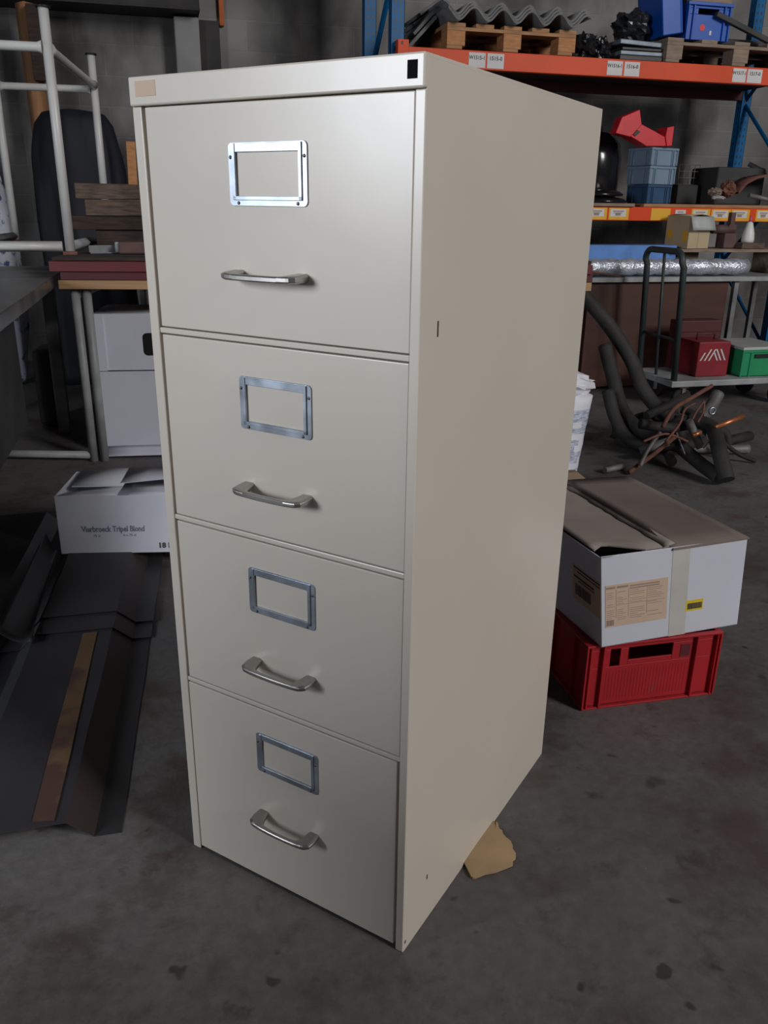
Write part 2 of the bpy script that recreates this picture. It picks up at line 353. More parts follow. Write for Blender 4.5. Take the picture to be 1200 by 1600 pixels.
MB().box((XL-.10, (WY0+WY1)/2-.02, WZ0+.05), (XL-.07, (WY0+WY1)/2+.02, WZ1-.05)).box((XL-.10, WY0+.05, (WZ0+WZ1)/2-.02), (XL-.07, WY1-.05, (WZ0+WZ1)/2+.02)).build('glazing_bar', M['greypaint'], w)
w2 = struct(MB().ring([(DX0, DZ0), (DX1, DZ0), (DX1, DZ1), (DX0, DZ1)], [(DX0+.08, DZ0+.08), (DX1-.08, DZ0+.08), (DX1-.08, DZ1-.08), (DX0+.08, DZ1-.08)], 'y', YFR-.2, YFR-.1).build('window_2', M['greypaint']))
MB().box(((DX0+DX1)/2-.03, YFR-.16, DZ0+.08), ((DX0+DX1)/2+.03, YFR-.12, DZ1-.08)).build('glazing_bar', M['greypaint'], w2)
# beam, pillar and painted shade strip on the back wall
a, b_ = atY(0, 12, 5.8), atY(330, 8, 5.8)
struct(MB().box((XL, 5.62, 2.40), (.06, 5.9, 2.65)).box((XL, 5.58, 2.385), (.06, 5.9, 2.40)).build('trim_1', M['steel_and_shade'], bevel=.004))
struct(MB().box((-.115, 5.72, 0), (.055, 5.9, 2.37)).build('trim_2', M['concrete'], bevel=.01))
struct(MB().box((.055, 5.80, 0), (.20, 5.9, 2.37)).build('pillar_shade_strip', M['steel_and_shade'], bevel=.004))  # dark strip standing in for the shadow beside the pillar

# ------------------------------------------------------------------ filing cabinet
CW, CD, CH = .465, .628, 1.32
cab = thing('filing_cabinet', 'tall cream four-drawer steel filing cabinet standing on the concrete floor', 'filing cabinet', (0, 0, 0), math.radians(-45.5))
def chip_mat():
    return M['rustbrown']
c = MB()
t = .0018
c.box((-CW, .0, .0), (-CW+t, CD, CH-.004)).box((-t, .0, .0), (0, CD, CH-.004)).box((-CW, CD-t, 0), (0, CD, CH)).box((-CW, .001, CH-.005), (0, CD, CH))
c.box((-CW+t, .03, .004), (-t, CD-t, .006)); c.box((-CW+t, .045, .01), (-t, .05, 1.31))
c.build('carcass', M['cream'], cab, bevel=.0012)
for x0, x1 in ((-CW+.0002, -.4475), (-.0145, -.0002)):
    MB().box((x0, -.0012, .0005), (x1, .028, 1.2835)).build('stile', M['cream'], cab, bevel=.0016, seg=3)
bd = MB().box((-CW+.0002, -.0055, 1.2842), (-.0002, .03, 1.3204)).build('top_band', M['cream'], cab, bevel=.0025, seg=3)
MB().box((-.4515, -.0062, 1.2955), (-.4135, -.0053, 1.3148)).build('sticker', M['peach'], bd)['label'] = 'peach paper sticker'
MB().box((-.0226, -.0062, 1.2938), (-.0098, -.0053, 1.3126)).build('lock_slot', M['slot'], bd)['label'] = 'black lock slot'
for z0, z1 in ((.9760, .9842), (.6760, .6842), (.3720, .3800)):
    MB().box((-.447, .0005, z0), (-.0148, .028, z1)).build('rail', M['cream'], cab, bevel=.0015)
def label_holder(dr, cx, cz):
    o = MB(); W, H = .128, .0775
    out = rrect(cx-W/2, cz-H/2, cx+W/2, cz+H/2, .006, 4)
    inn = rrect(cx-.0515, cz-.0265, cx+.0515, cz+.0270, .001, 4)
    o.ring(out, inn, 'y', -.0018, -.0002)
    # raised channel round the window: sides and bottom
    for lo, hi in (((cx-.0565, -.0040, cz-.0315), (cx-.0515, -.0016, cz+.0375)), ((cx+.0515, -.0040, cz-.0315), (cx+.0565, -.0016, cz+.0375)), ((cx-.0565, -.0040, cz-.0315), (cx+.0565, -.0016, cz-.0265))):
        o.box(lo, hi)
    o.box((cx-.0515, -.0030, cz+.0270), (cx+.0515, -.0014, cz+.0375))
    for dx, dz in ((-.0602, .021), (.0602, .021), (-.049, -.0352), (.049, -.0352)):
        o.lathe([(.0024, 0), (.0024, .0009), (.0012, .0018)], seg=10, mi=1, mtx=Matrix.Translation((cx+dx, -.0016, cz+dz)) @ Matrix.Rotation(PI/2, 4, 'X'))
    b = o.build('label_holder', [M['zinc'], M['rivet']], dr, bevel=.0004, seg=1); b['label'] = 'galvanised metal label holder'
def handle(dr, cx, cz):
    """a bridge handle: two end posts that widen to the drawer front, a slim bowed grip between"""
    o = MB(); n = 12; L = .064
    outer = [(L, -.0002), (L+.001, -.016), (L-.001, -.028)]+[(L*.90*math.cos(PI*k/n), -.0325-.0050*math.sin(PI*k/n)) for k in range(n+1)]+[(-L+.001, -.028), (-L-.001, -.016), (-L, -.0002)]
    inner = [(-L+.020, -.0002), (-L+.023, -.014)]+[(-.037*math.cos(PI*k/n), -.0250-.0045*math.sin(PI*k/n)) for k in range(n+1)]+[(L-.023, -.014), (L-.020, -.0002)]
    poly = [(cx+x, y) for x, y in outer+inner]
    # strip between the outer and inner line, swept over the handle's height
    m = 40
    def line(pts, u):
        d = [0]
        for a, b in zip(pts, pts[1:]): d.append(d[-1]+math.hypot(b[0]-a[0], b[1]-a[1]))
        t = u*d[-1]
        for i in range(len(d)-1):
            if t <= d[i+1]+1e-9:
                f = (t-d[i])/max(1e-9, d[i+1]-d[i]); return (pts[i][0]+(pts[i+1][0]-pts[i][0])*f, pts[i][1]+(pts[i+1][1]-pts[i][1])*f)
        return pts[-1]
    inn = list(reversed(inner)); vs = []
    for i in range(m+1):
        u = i/m; a = line(outer, u); b = line(inn, u); e = min(u, 1-u)
        h = .0056-.0014*min(1, e/.25); zs = cz-.0015*min(1, e/.25)
        am = (a[0]+(b[0]-a[0])*.18, a[1]+(b[1]-a[1])*.18); bm_ = (b[0]+(a[0]-b[0])*.18, b[1]+(a[1]-b[1])*.18)
        for q, z in ((a, -h*.55), (a, h*.55), (am, h), (bm_, h), (b, h*.6), (b, -h*.6), (bm_, -h), (am, -h)): vs.append((cx+q[0], q[1], zs+z))
    fs = [(i*8+k, i*8+(k+1) % 8, (i+1)*8+(k+1) % 8, (i+1)*8+k) for i in range(m) for k in range(8)]+[tuple(range(8)), tuple(m*8+k for k in reversed(range(8)))]
    o.add(vs, fs, 0, False)
    o.build('handle', M['nickel'], dr, bevel=.0006, seg=1)['label'] = 'satin metal pull handle'
for k, (z0, z1, xr, fz) in enumerate(((.9862, 1.2825, -.0151, 1.196), (.6862, .9740, -.0151, .8897), (.3820, .6740, -.0154, .5895), (.0080, .3698, -.0192, .2840))):
    xl = -.4425 if k < 3 else -.4455
    dr = MB().box((xl, .0002, z0), (xr, .026, z1)).build('drawer', M['cream'], cab, bevel=.0014, seg=3)
    label_holder(dr, -.2305, fz); handle(dr, -.2315, fz-.1265)
for y, z, h in ((.0461, 1.0133, .010), (.0767, .0971, .0045), (.006, .018, .003)):
    MB().box((-.0003, y-.0018, z-h), (.0005, y+.0018, z+h)).build('paint_chip', M['rustbrown'], cab)['label'] = 'dark chip in the paint'

# ------------------------------------------------------------------ scrap of card, red crate, white box
sc = [atZ(722, 1338, .012), atZ(735, 1366, .006), atZ(742, 1371, .005), atZ(801, 1351, .005), atZ(806, 1338, .006), atZ(799, 1315, .010), atZ(788, 1302, .012), atZ(779, 1288, .014), atZ(774, 1278, .016)]
sc += [sc[-1]+Vector((-.07, .03, .0)), sc[0]+Vector((-.05, .06, 0))]
rg = random.Random(4); out_ = []
for i, p in enumerate(sc):
    out_.append(p)
    if 1 <= i < 8:
        q = sc[i+1]
        for f in (.25, .5, .75): w_ = p.lerp(q, f); out_.append(Vector((w_.x+rg.uniform(-.003, .003), w_.y+rg.uniform(-.003, .003), w_.z)))
sc = out_
cen = sum(sc, Vector())/len(sc)
MB2 = MB(); n = len(sc)
top = [p.copy() for p in sc]; bot = [Vector((p.x, p.y, max(.001, p.z-.005))) for p in sc]
for p in top: p.z = .008 if p.z > .009 else p.z
for p in bot[-3:]: p.z = .001
cen.z = .0095
MB2.add(top+bot+[cen, Vector((cen.x, cen.y, .003))], [(i, (i+1) % n, 2*n) for i in range(n)]+[((i+1) % n+n, i+n, 2*n+1) for i in range(n)]+[(i, i+n, (i+1) % n+n, (i+1) % n) for i in range(n)])
tag(MB2.build('cardboard_scrap', M['card_dirty']), 'torn scrap of brown cardboard poking out from under the filing cabinet', 'cardboard')

cr = thing('plastic_crate', 'red plastic stacking crate on the floor under the white cardboard box', 'crate', (.612, .572, 0), math.radians(-1))
W, D, H = .366, .58, .180
b = MB(); th = .004
i0 = .010
# bottom
b.box((i0, i0, .004), (W-i0, D-i0, .010))
def crate_wall(b, long, p0, inner):
    pass
for y in (i0, D-i0-th):
    b.box((0, y, .004), (W, y+th, .112)); b.box((0, y, .160), (W, y+th, .178))
    for x0, x1 in ((0, .068), (.094, .116), (.236, W)): b.box((x0, y, .112), (x1, y+th, .160))
    b.box((.116, y, .112), (.236, y+th, .126))
for x in (i0, W-i0-th):
    b.box((x, 0, .004), (x+th, D, .125)); b.box((x, 0, .160), (x+th, D, .178))
    for y0, y1 in ((0, .20), (.36, D)): b.box((x, y0, .125), (x+th, y1, .160))
b.build('shell', M['red'], cr, bevel=.0012)
b = MB().ring([(0, 0), (W, 0), (W, D), (0, D)], [(i0+th, i0+th), (W-i0-th, i0+th), (W-i0-th, D-i0-th), (i0+th, D-i0-th)], 'z', .174, .180)
b.ring([(.002, .002), (W-.002, .002), (W-.002, D-.002), (.002, D-.002)], [(i0+th, i0+th), (W-i0-th, i0+th), (W-i0-th, D-i0-th), (i0+th, D-i0-th)], 'z', .0, .005)
b.build('rim', M['red'], cr, bevel=.0012)
MB().box((.258, i0-.0012, .118), (.284, i0-.0002, .152)).build('recess', M['maroon'], cr)
for y0, y1 in ((0, i0), (D-i0, D)):
    for x in (.0, .044, .296, W-.005): MB().box((x, y0, .003), (x+.005, y1, .176)).build('rib', M['red'], cr, bevel=.0008)
for x0, x1 in ((0, i0), (W-i0, W)):
    for y in (.07, .19, .37, .49): MB().box((x0, y, .003), (x1, y+.005, .176)).build('rib', M['red'], cr, bevel=.0008)
for y in (i0,):
    b = MB()
    for k in range(26): b.box((.062+k*.0086, y-.0005, .02), (.0645+k*.0086, y, .100))
    b.build('fluting', M['red'], cr)

P0, P1 = atZ(940, 1012, .1815), atZ(1152, 976, .1815)
ang = math.atan2(P1.y-P0.y, P1.x-P0.x); BW = (P1-P0).length; BD = .50; BH = .238
wb = thing('cardboard_box', 'large white cardboard box with peach and yellow labels resting on the red crate', 'box', P0, ang)
b = MB(); tk = .004
b.box((0, 0, 0), (BW, BD, tk)); b.box((0, 0, 0), (BW, tk, BH)); b.box((0, BD-tk, 0), (BW, BD, BH)); b.box((0, tk, 0), (tk, BD-tk, BH-.004)); b.box((BW-tk, tk, 0), (BW, BD-tk, BH))
b.build('body', M['whitecard'], wb, bevel=.0015)
def flap_r(u, v): return (BW*.47+u*(BW*.535), -.004+v*(BD+.006), BH+.008-.006*u+.004*math.sin(v*3)*(1-u) - .010*(1-u)*max(0, 1-6*v))
MB().sheet(flap_r, 8, 8, .004).build('flap', M['cardgrey'], wb)['label'] = 'right top flap, soiled grey brown'
def flap_l(u, v):
    sag = .040*max(0, 1-abs(u-.22)*2.4)*max(0, 1-3.2*v)
    g = .060*max(0, 1-abs(u-.20)*2.6)*(1-v)**4
    return (.006+u*BW*.50, .010+g+v*(BD-.016-g), BH+.0025-.003*u-sag*.12)
MB().sheet(flap_l, 12, 10, .003).build('flap', M['whitecard_in'], wb)['label'] = 'left top flap, sagging at the front'
rz_ = random.Random(21); jag = [rz_.uniform(-.0035, .0035) for _ in range(30)]
def torn(u, v): return (BW*(.435+.060*u)+jag[int(v*24)]*(1 if u < .5 else .3), .004+v*(BD*.92), BH+.0028+.0065*u)
MB().sheet(torn, 2, 24, .001).build('torn_tape', M['tape_torn'], wb)['label'] = 'torn paper tape along the lid seam'
MB().add([(.0, -.001, BH), (.028, -.001, BH), (.034, -.012, BH+.006), (.012, -.010, BH+.003), (.0, .001, BH-.001), (.028, .001, BH-.001), (.034, -.010, BH+.005), (.012, -.008, BH+.002)], [(0, 1, 2, 3), (7, 6, 5, 4), (0, 4, 5, 1), (1, 5, 6, 2), (2, 6, 7, 3), (3, 7, 4, 0)]).build('torn_corner', M['whitecard'], wb)['label'] = 'torn white paper at the front left corner'
def flap_b(u, v): return (BW*.06+u*BW*.62, BD-.005+v*.085, BH+.002+v*.012-.006*u)
MB().sheet(flap_b, 4, 4, .0035).build('flap', M['card'], wb)['label'] = 'back flap standing open, bare brown card'
def tape_top(u, v): return (BW*.44+u*.075, -.003+v*(BD*.9), BH+.0105-.0015*u)
MB().box((BW*.475, -.0006, .0), (BW*.475+.048, -.0001, BH)).build('tape', M['tape'], wb)
b = MB(); lx0, lx1, lz0, lz1 = .010, .178, .052, .163
b.box((lx0, -.0008, lz0), (lx1, -.0001, lz1), 0)
rr = random.Random(3)
for z, x0, x1, h in ((.153, .075, .155, .0032), (.147, .075, .155, .0030), (.153, .012, .036, .005), (.153, .040, .070, .005)):
    b.box((x0, -.0012, z), (x1, -.0007, z+h), 1)
for k in range(15):
    z = .142-k*.0052
    for x0, x1 in ((.013, .036), (.042, .068), (.076, .118), (.124, .168)):
        if rr.random() < .8: b.box((x0, -.0011, z), (x0+(x1-x0)*rr.uniform(.5, 1), -.0007, z+.0012), 1)
for x in (.038, .0715, .121): b.box((x, -.0011, .075), (x+.0008, -.0007, .150), 1)
b.box((.038, -.0011, .108), (.170, -.0007, .1088), 1)
x = .013
while x < .034:
    wd = rr.uniform(.0006, .0018); b.box((x, -.0012, .056), (x+wd, -.0007, .071), 1); x += wd+rr.uniform(.0006, .0014)
b.build('shipping_label', [M['peach'], M['ink_soft']], wb)['label'] = 'peach shipping label with printed lines and a barcode'
b = MB(); b.box((.232, -.0008, .062), (.282, -.0001, .091), 0)
x = .237
while x < .277:
    wd = rr.uniform(.0006, .002); b.box((x, -.0012, .067), (x+wd, -.0007, .083), 1); x += wd+rr.uniform(.0005, .001)
b.build('yellow_label', [M['yellow'], M['ink']], wb)['label'] = 'small yellow barcode sticker'
b = MB(); b.box((-.0008, .002, .075), (-.0001, .125, .170), 0)
for z, y0, y1, h in ((.162, .004, .12, .004), (.154, .004, .105, .003), (.138, .03, .12, .005), (.131, .03, .10, .003)): b.box((-.0012, y0, z), (-.0007, y1, z+h), 1)
y = .045
while y < .115:
    wd = rr.uniform(.001, .003); b.box((-.0012, y, .092), (-.0007, y+wd, .122), 1); y += wd+rr.uniform(.0008, .002)
b.build('side_label', [M['peach'], M['ink']], wb)['label'] = 'peach label with barcode on the left side'

for ch in wb.children:                      # the soft carton leans a little to the left
    for v in ch.data.vertices: v.co.x -= (.030-.014*v.co.x/BW)*v.co.z/BH
# ------------------------------------------------------------------ white paper sack
pt, pb = atY(936, 650, 1.72), atY(902, 770, 1.72)
sk = thing('paper_sack', 'white paper sack with crumpled rolled top standing behind the white box', 'sack', (pb.x-.17, 1.83, 0))
def sack_mesh():
    o = MB(); nu, nz = 40, 22; vs = []; Hs = .50
    for i in range(nz+1):
        z = Hs*i/nz
        wx = .165+.035*z/Hs; wy = .10*(1-.2*z/Hs)
        shx = (pt.x-pb.x)*.6*z/Hs
        for k in range(nu):
            a = 2*PI*k/nu; ca, sa = math.cos(a), math.sin(a)
            x = wx*math.copysign(abs(ca)**.45, ca)+shx; y = wy*math.copysign(abs(sa)**.5, sa)
            q = noise.fractal(Vector((x*9, y*9, z*13)), .8, 2, 3)*.007
            vs.append((x+q, y+q, z+.002))
    fs = [(i*nu+k, i*nu+(k+1) % nu, (i+1)*nu+(k+1) % nu, (i+1)*nu+k) for i in range(nz) for k in range(nu)]
    fs += [tuple(range(nu)), tuple(nz*nu+k for k in range(nu))]
    return o.add(vs, fs, 0, True)
b = sack_mesh()
rr = random.Random(5)
for q, f in enumerate(b.f[:-2]):
    i, k = divmod(q, 40)
    if k >= 24 and k <= 37 and 2 <= i <= 19 and ((i % 5) not in (0,)) and rr.random() < .9 and not (12 < i < 16 and k > 33): b.mi[q] = 1
b.build('bag', [M['sack'], M['sack_ink']], sk)
b = MB(); shx = (pt.x-pb.x)*.6
b.blob((shx, 0, .545), (.19, .085, .062), .5, 2.6, 4, nu=30, nv=14, smooth=False)
b.build('rolled_top', M['sack'], sk)

# ------------------------------------------------------------------ heap of hoses and pipes
hg = 'old hoses and pipes heaped on the floor'
def tubes(name, label, cat, pts, r, m, seg=12, flat=1., n=6):
    P = []
    for px, py, Y in pts:
        p = atY(px, py, Y); rad = r if not isinstance(r, (list, tuple)) else max(r)
        p.z = max(p.z, rad+.002); P.append(p)
    P = smooth_path(P, n) if len(P) > 2 else P
    rr_ = r if not isinstance(r, (list, tuple)) else [r[0]+(r[1]-r[0])*i/(len(P)-1) for i in range(len(P))]
    return tag(MB().tube(P, rr_, seg, flat=flat).build(name, m), label, cat, hg)
tubes('rubber_hose', 'thick dark hose sloping down from behind the filing cabinet, uppermost of the heap', 'hose', [(905, 455, 3.05), (945, 500, 3.0), (985, 560, 2.95), (1003, 605, 2.85), (1030, 640, 2.75), (1065, 665, 2.65)], .037, M['hose'])
tubes('rubber_hose', 'thick dark hose bending to the floor beside the paper sack', 'hose', [(945, 540, 2.95), (958, 590, 2.85), (972, 640, 2.75), (1000, 672, 2.60), (1040, 688, 2.50)], .036, M['hose'])
tubes('rubber_hose', 'dark hose lowest against the sack side of the heap', 'hose', [(950, 610, 2.72), (960, 650, 2.66), (980, 685, 2.6), (1015, 705, 2.55)], .032, M['hose'])
tubes('exhaust_pipe', 'dark bent pipe end pointing down to the floor, nearest of the heap', 'pipe', [(1075, 655, 2.40), (1112, 668, 2.30), (1124, 705, 2.12), (1135, 752, 2.02)], [.034, .036], M['hose'])
tubes('exhaust_pipe', 'dark pipe running right to the nearest pipe end', 'pipe', [(1065, 700, 2.30), (1095, 725, 2.20), (1125, 750, 2.06)], .032, M['hose'])
tubes('exhaust_pipe', 'grey topped pipe standing up at the back of the heap', 'pipe', [(1085, 660, 2.75), (1108, 640, 2.8), (1122, 615, 2.85)], [.032, .034], M['pipe_grey'])
tubes('pipe', 'dark pipe lying level across the middle of the heap', 'pipe', [(1000, 662, 2.42), (1045, 668, 2.40), (1100, 660, 2.42)], .024, M['hose'])
tubes('pipe', 'dull grey pipe lying flat at the right of the heap', 'pipe', [(1080, 700, 2.52), (1125, 706, 2.5), (1168, 708, 2.48)], [.022, .024], M['pipe_grey'])
tubes('pipe', 'thin black pipe poking out right over the floor', 'pipe', [(1128, 690, 2.42), (1155, 710, 2.36), (1180, 725, 2.32)], .011, M['hose'])
tubes('pipe', 'pale short pipe stub with open end on the floor', 'pipe', [(1040, 700, 2.48), (1050, 722, 2.34)], .024, M['pipe_grey'])
tubes('pipe', 'pale pipe lying flat beside the white sack', 'pipe', [(945, 735, 2.32), (975, 728, 2.36)], .014, M['pipe_grey'])
tubes('rusty_rod', 'long bent rusty rod slanting up across the heap', 'rod', [(1035, 668, 2.30), (1052, 640, 2.32), (1080, 622, 2.4), (1112, 603, 2.5)], .010, M['rust'], 8)
tubes('rusty_rod', 'rusty rod crossing low from the floor to the middle of the heap', 'rod', [(982, 740, 2.28), (1018, 712, 2.30), (1055, 682, 2.3)], .011, M['rust'], 8)
tubes('rusty_rod', 'grey straight rod crossing the rusty ones', 'rod', [(1000, 728, 2.26), (1012, 703, 2.27), (1032, 675, 2.28)], .010, M['pipe_grey'], 8)
tubes('copper_pipe', 'bright copper pipe sticking out right of the heap', 'pipe', [(1117, 668, 2.24), (1162, 650, 2.26)], .011, M['copper'])
tubes('copper_pipe', 'short bright copper stub in the middle of the heap', 'pipe', [(1082, 681, 2.26), (1095, 675, 2.26)], .010, M['copper'])
tubes('wire', 'thin pale wire hanging over the heap', 'wire', [(1057, 676, 2.24), (1063, 692, 2.235), (1070, 710, 2.23)], .004, M['pipe_grey'], 6)
tubes('wire', 'twisted brown wire arching over the heap', 'wire', [(1082, 655, 2.3), (1090, 640, 2.3), (1100, 628, 2.32), (1098, 645, 2.3), (1090, 660, 2.28)], .005, M['rust'], 6)
tubes('pipe', 'black pipe bend at the back right of the heap', 'pipe', [(1110, 668, 2.52), (1132, 676, 2.5), (1138, 695, 2.48)], .024, M['hose'])
for k, (a, b_, y0, y1, r_, m_, lab) in enumerate((
    ((1010, 650), (1075, 618), 2.62, 2.7, .022, 'hose', 'dark pipe slanting behind the long bent rusty rod'),
    ((1028, 700), (1100, 690), 2.42, 2.44, .026, 'hose', 'dark pipe lying low between the copper stub and the floor'),
    ((1075, 655), (1095, 700), 2.36, 2.30, .020, 'pipe_grey', 'grey pipe leaning steeply in the middle of the heap'),
    ((1000, 705), (1045, 690), 2.46, 2.40, .022, 'pipe_grey', 'grey short pipe in the lower left of the heap'),
    ((1065, 640), (1098, 652), 2.5, 2.42, .018, 'hose', 'dark pipe stub beside the pale metal ring'),
    ((1130, 700), (1170, 690), 2.62, 2.7, .026, 'hose', 'dark pipe lying at the far right of the heap'),
    ((965, 665), (1005, 650), 2.72, 2.78, .022, 'hose', 'dark pipe wedged between the two big hoses'))):
    tubes('pipe', lab, 'pipe', [(*a, y0), (*b_, y1)], r_, M[m_])
for k, (pts_, lab) in enumerate((([(1040, 690, 2.22), (1062, 662, 2.24), (1070, 640, 2.28), (1086, 630, 2.3)], 'thin brown twig-like rod rising from the middle of the heap'), ([(1098, 700, 2.2), (1108, 688, 2.2), (1116, 690, 2.22)], 'small grey rod end beside the nearest pipe'), ([(1005, 690, 2.22), (1040, 678, 2.24), (1075, 690, 2.2)], 'thin rod lying level over the pipes'))):
    tubes('thin_rod', lab, 'rod', pts_, .006, M['rust'] if k != 1 else M['pipe_grey'], 6)
c_ = atY(1113, 642, 2.36)
pts = [c_+Vector((.016*math.cos(k*PI/8), 0, .016*math.sin(k*PI/8))) for k in range(17)]
tag(MB().tube(pts, .005, 6, caps=False).build('ring', M['zinc']), 'small pale metal ring lying on the heap of pipes', 'ring')
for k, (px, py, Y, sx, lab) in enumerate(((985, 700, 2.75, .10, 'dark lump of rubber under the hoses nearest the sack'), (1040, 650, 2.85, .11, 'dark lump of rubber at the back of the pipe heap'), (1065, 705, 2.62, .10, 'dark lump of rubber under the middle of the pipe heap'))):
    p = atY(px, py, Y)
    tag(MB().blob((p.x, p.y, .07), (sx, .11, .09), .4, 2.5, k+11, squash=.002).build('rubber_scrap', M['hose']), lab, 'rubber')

# ------------------------------------------------------------------ platform trolley, toolboxes, green crate
tr = thing('platform_trolley', 'grey platform trolley with dark hoop handle in front of the right-hand table', 'trolley', (2.64, 3.42, 0))
MB().box((0, 0, .140), (.98, .46, .178)).build('platform', M['greypaint'], tr, bevel=.006)
hp = [(.02, .02, .178), (-.02, .02, .80)]
def arc(c, r, a0, a1, n=6): return [(c[0], c[1]+r*math.cos(a0+(a1-a0)*k/n), c[2]+r*math.sin(a0+(a1-a0)*k/n)) for k in range(n+1)]
path = [(.03, .03, .175), (-.005, .03, .84)]+[(-.02, .03+.06-.06*math.cos(k*PI/2/5), .87+.06*math.sin(k*PI/2/5)) for k in range(6)]+[(-.02, .43-.06+.06*math.sin(k*PI/2/5), .87+.06*math.cos(k*PI/2/5)) for k in range(6)]+[(-.005, .43, .84), (.03, .43, .175)]
MB().tube(path, .019, 12).build('handle', M['greenblack'], tr)
MB().tube([(.028, .23, .178), (-.018, .23, .93)], .009, 8).build('handle_bar', M['greenblack'], tr)
MB().tube([(.018, .03, .42), (.018, .43, .42)], .009, 8).build('handle_bar', M['greenblack'], tr)
for x in (.12, .82):
    for y in (.07, .39):
        wl = MB().tube([(x, y-.018, .062), (x, y+.018, .062)], .060, 20).build('wheel', M['tire'], tr)
        MB().box((x-.03, y-.03, .125), (x+.03, y+.03, .141)).box((x-.012, y-.028, .055), (x+.012, y-.022, .13)).box((x-.012, y+.022, .055), (x+.012, y+.028, .13)).build('bracket', M['legsteel'], wl)
p = atY(1087, 582, 3.52)
tb = thing('toolbox', 'red metal toolbox with white slanting stripes on the trolley platform', 'toolbox', (p.x, 3.52, .1795))
MB().box((0, 0, 0), (.225, .22, .215)).build('body', M['red_box'], tb, bevel=.006)
b = MB()
for x, s in ((.015, 1), (.045, 1), (.075, 1), (.135, -1), (.160, -1), (.19, -1)):
    ln = .07 if x not in (.015, .135) else .05
    b.add([(x, -.001, .10), (x+.010, -.001, .10), (x+.010+s*ln*.55, -.001, .10+ln), (x+s*ln*.55, -.001, .10+ln), (x, .001, .10), (x+.010, .001, .10), (x+.010+s*ln*.55, .001, .10+ln), (x+s*ln*.55, .001, .10+ln)],
          [(0, 1, 2, 3), (7, 6, 5, 4), (0, 4, 5, 1), (1, 5, 6, 2), (2, 6, 7, 3), (3, 7, 4, 0)])
b.build('stripes', M['stripe'], tb)['label'] = 'white slanting stripes'
MB().tube([(.05, .11, .215), (.05, .11, .25), (.175, .11, .25), (.175, .11, .215)], .006, 8).build('handle', M['maroon2'], tb)
p2 = atY(1062, 585, 3.62)
t2 = thing('toolbox', 'dark red plain metal toolbox behind the striped one on the trolley', 'toolbox', (p2.x+.05, 3.755, .1795))
MB().box((0, 0, 0), (.30, .115, .30)).build('body', M['maroon2'], t2, bevel=.006)
MB().box((-.003, -.003, .24), (.303, .118, .315)).build('lid', M['maroon2'], t2, bevel=.006)
p = atY(1152, 580, 3.50)
gc = thing('plastic_crate', 'green plastic crate with pale lid on the trolley', 'crate', (p.x, 3.47, .1795))
b = MB().box((.008, .008, 0), (.302, .352, .006))
for y in (.008, .346): b.box((.008, y, 0), (.302, y+.006, .165)); 
for x in (.008, .296): b.box((x, .008, 0), (x+.006, .352, .165))
b.build('shell', M['green'], gc, bevel=.002)
for x in (0, .06, .24, .296): MB().box((x, 0, 0), (x+.010, .009, .150)).build('rib', M['green'], gc, bevel=.001)
MB().box((0, 0, .150), (.31, .009, .165)).build('rim', M['green'], gc, bevel=.001)
MB().box((.09, -.0005, .115), (.22, .010, .138)).build('grip_slot', M['black'], gc)
MB().box((-.006, -.006, .166), (.316, .366, .184)).build('lid', M['lid'], gc, bevel=.004)['label'] = 'pale grey lid'

# ------------------------------------------------------------------ right-hand table and what lies on it
TZ = .742
tbl = thing('workbench', 'low grey-topped table with red-brown panelled base under the orange rack', 'table', (2.28, 4.02, 0))
MB().box((0, 0, TZ-.03), (1.86, .72, TZ)).build('table_top', M['greypaint'], tbl, bevel=.003)
MB().box((.08, .04, .02), (1.12, .66, TZ-.032)).build('base_cabinet', M['redbrown'], tbl, bevel=.004)['label'] = 'red-brown wooden base'
for x in (1.16, 1.80):
    for y in (.03, .66): MB().box((x, y, 0), (x+.035, y+.035, TZ-.03)).build('leg', M['legsteel'], tbl, bevel=.003)
a, b2 = atY(890, 412, 4.10), atY(1165, 414, 4.10)
pts = [(a.x+(b2.x-a.x)*k/30, 4.10+.006*math.sin(k*1.3), TZ+.060) for k in range(31)]
tag(MB().tube(pts, [.052+.004*math.sin(k*2.1) for k in range(31)], 18, flat=1.0).build('foil_roll', M['foil']), 'long silvery bubble-wrap roll lying along the table edge', 'roll')
a = atY(905, 383, 4.25)
tag(MB().box((a.x, 4.22, TZ+.0015), (3.07, 4.37, atY(925, 383, 4.22).z)).build('foam_block', M['blue_board'], bevel=.004), 'pale blue foam block behind the silvery roll on the table', 'foam')
wz = atY(1075, 389, 4.2).z
tag(MB().box((3.085, 4.30, TZ+.001), (3.30, 4.45, wz-.022)).build('wood_block', M['oldwood'], bevel=.003), 'wooden block propping the plank left end beside the blue foam', 'block')
tag(MB().box((3.85, 4.24, TZ+.001), (4.05, 4.45, wz-.022)).build('wood_block', M['oldwood'], bevel=.003), 'wooden block propping the right end of the plank on the table', 'block')
tag(MB().box((3.02, 4.17, wz-.02), (4.12, 4.485, wz)).build('wooden_plank', M['oldwood'], bevel=.002), 'weathered plank raised on blocks, carrying the open brown carton', 'plank')
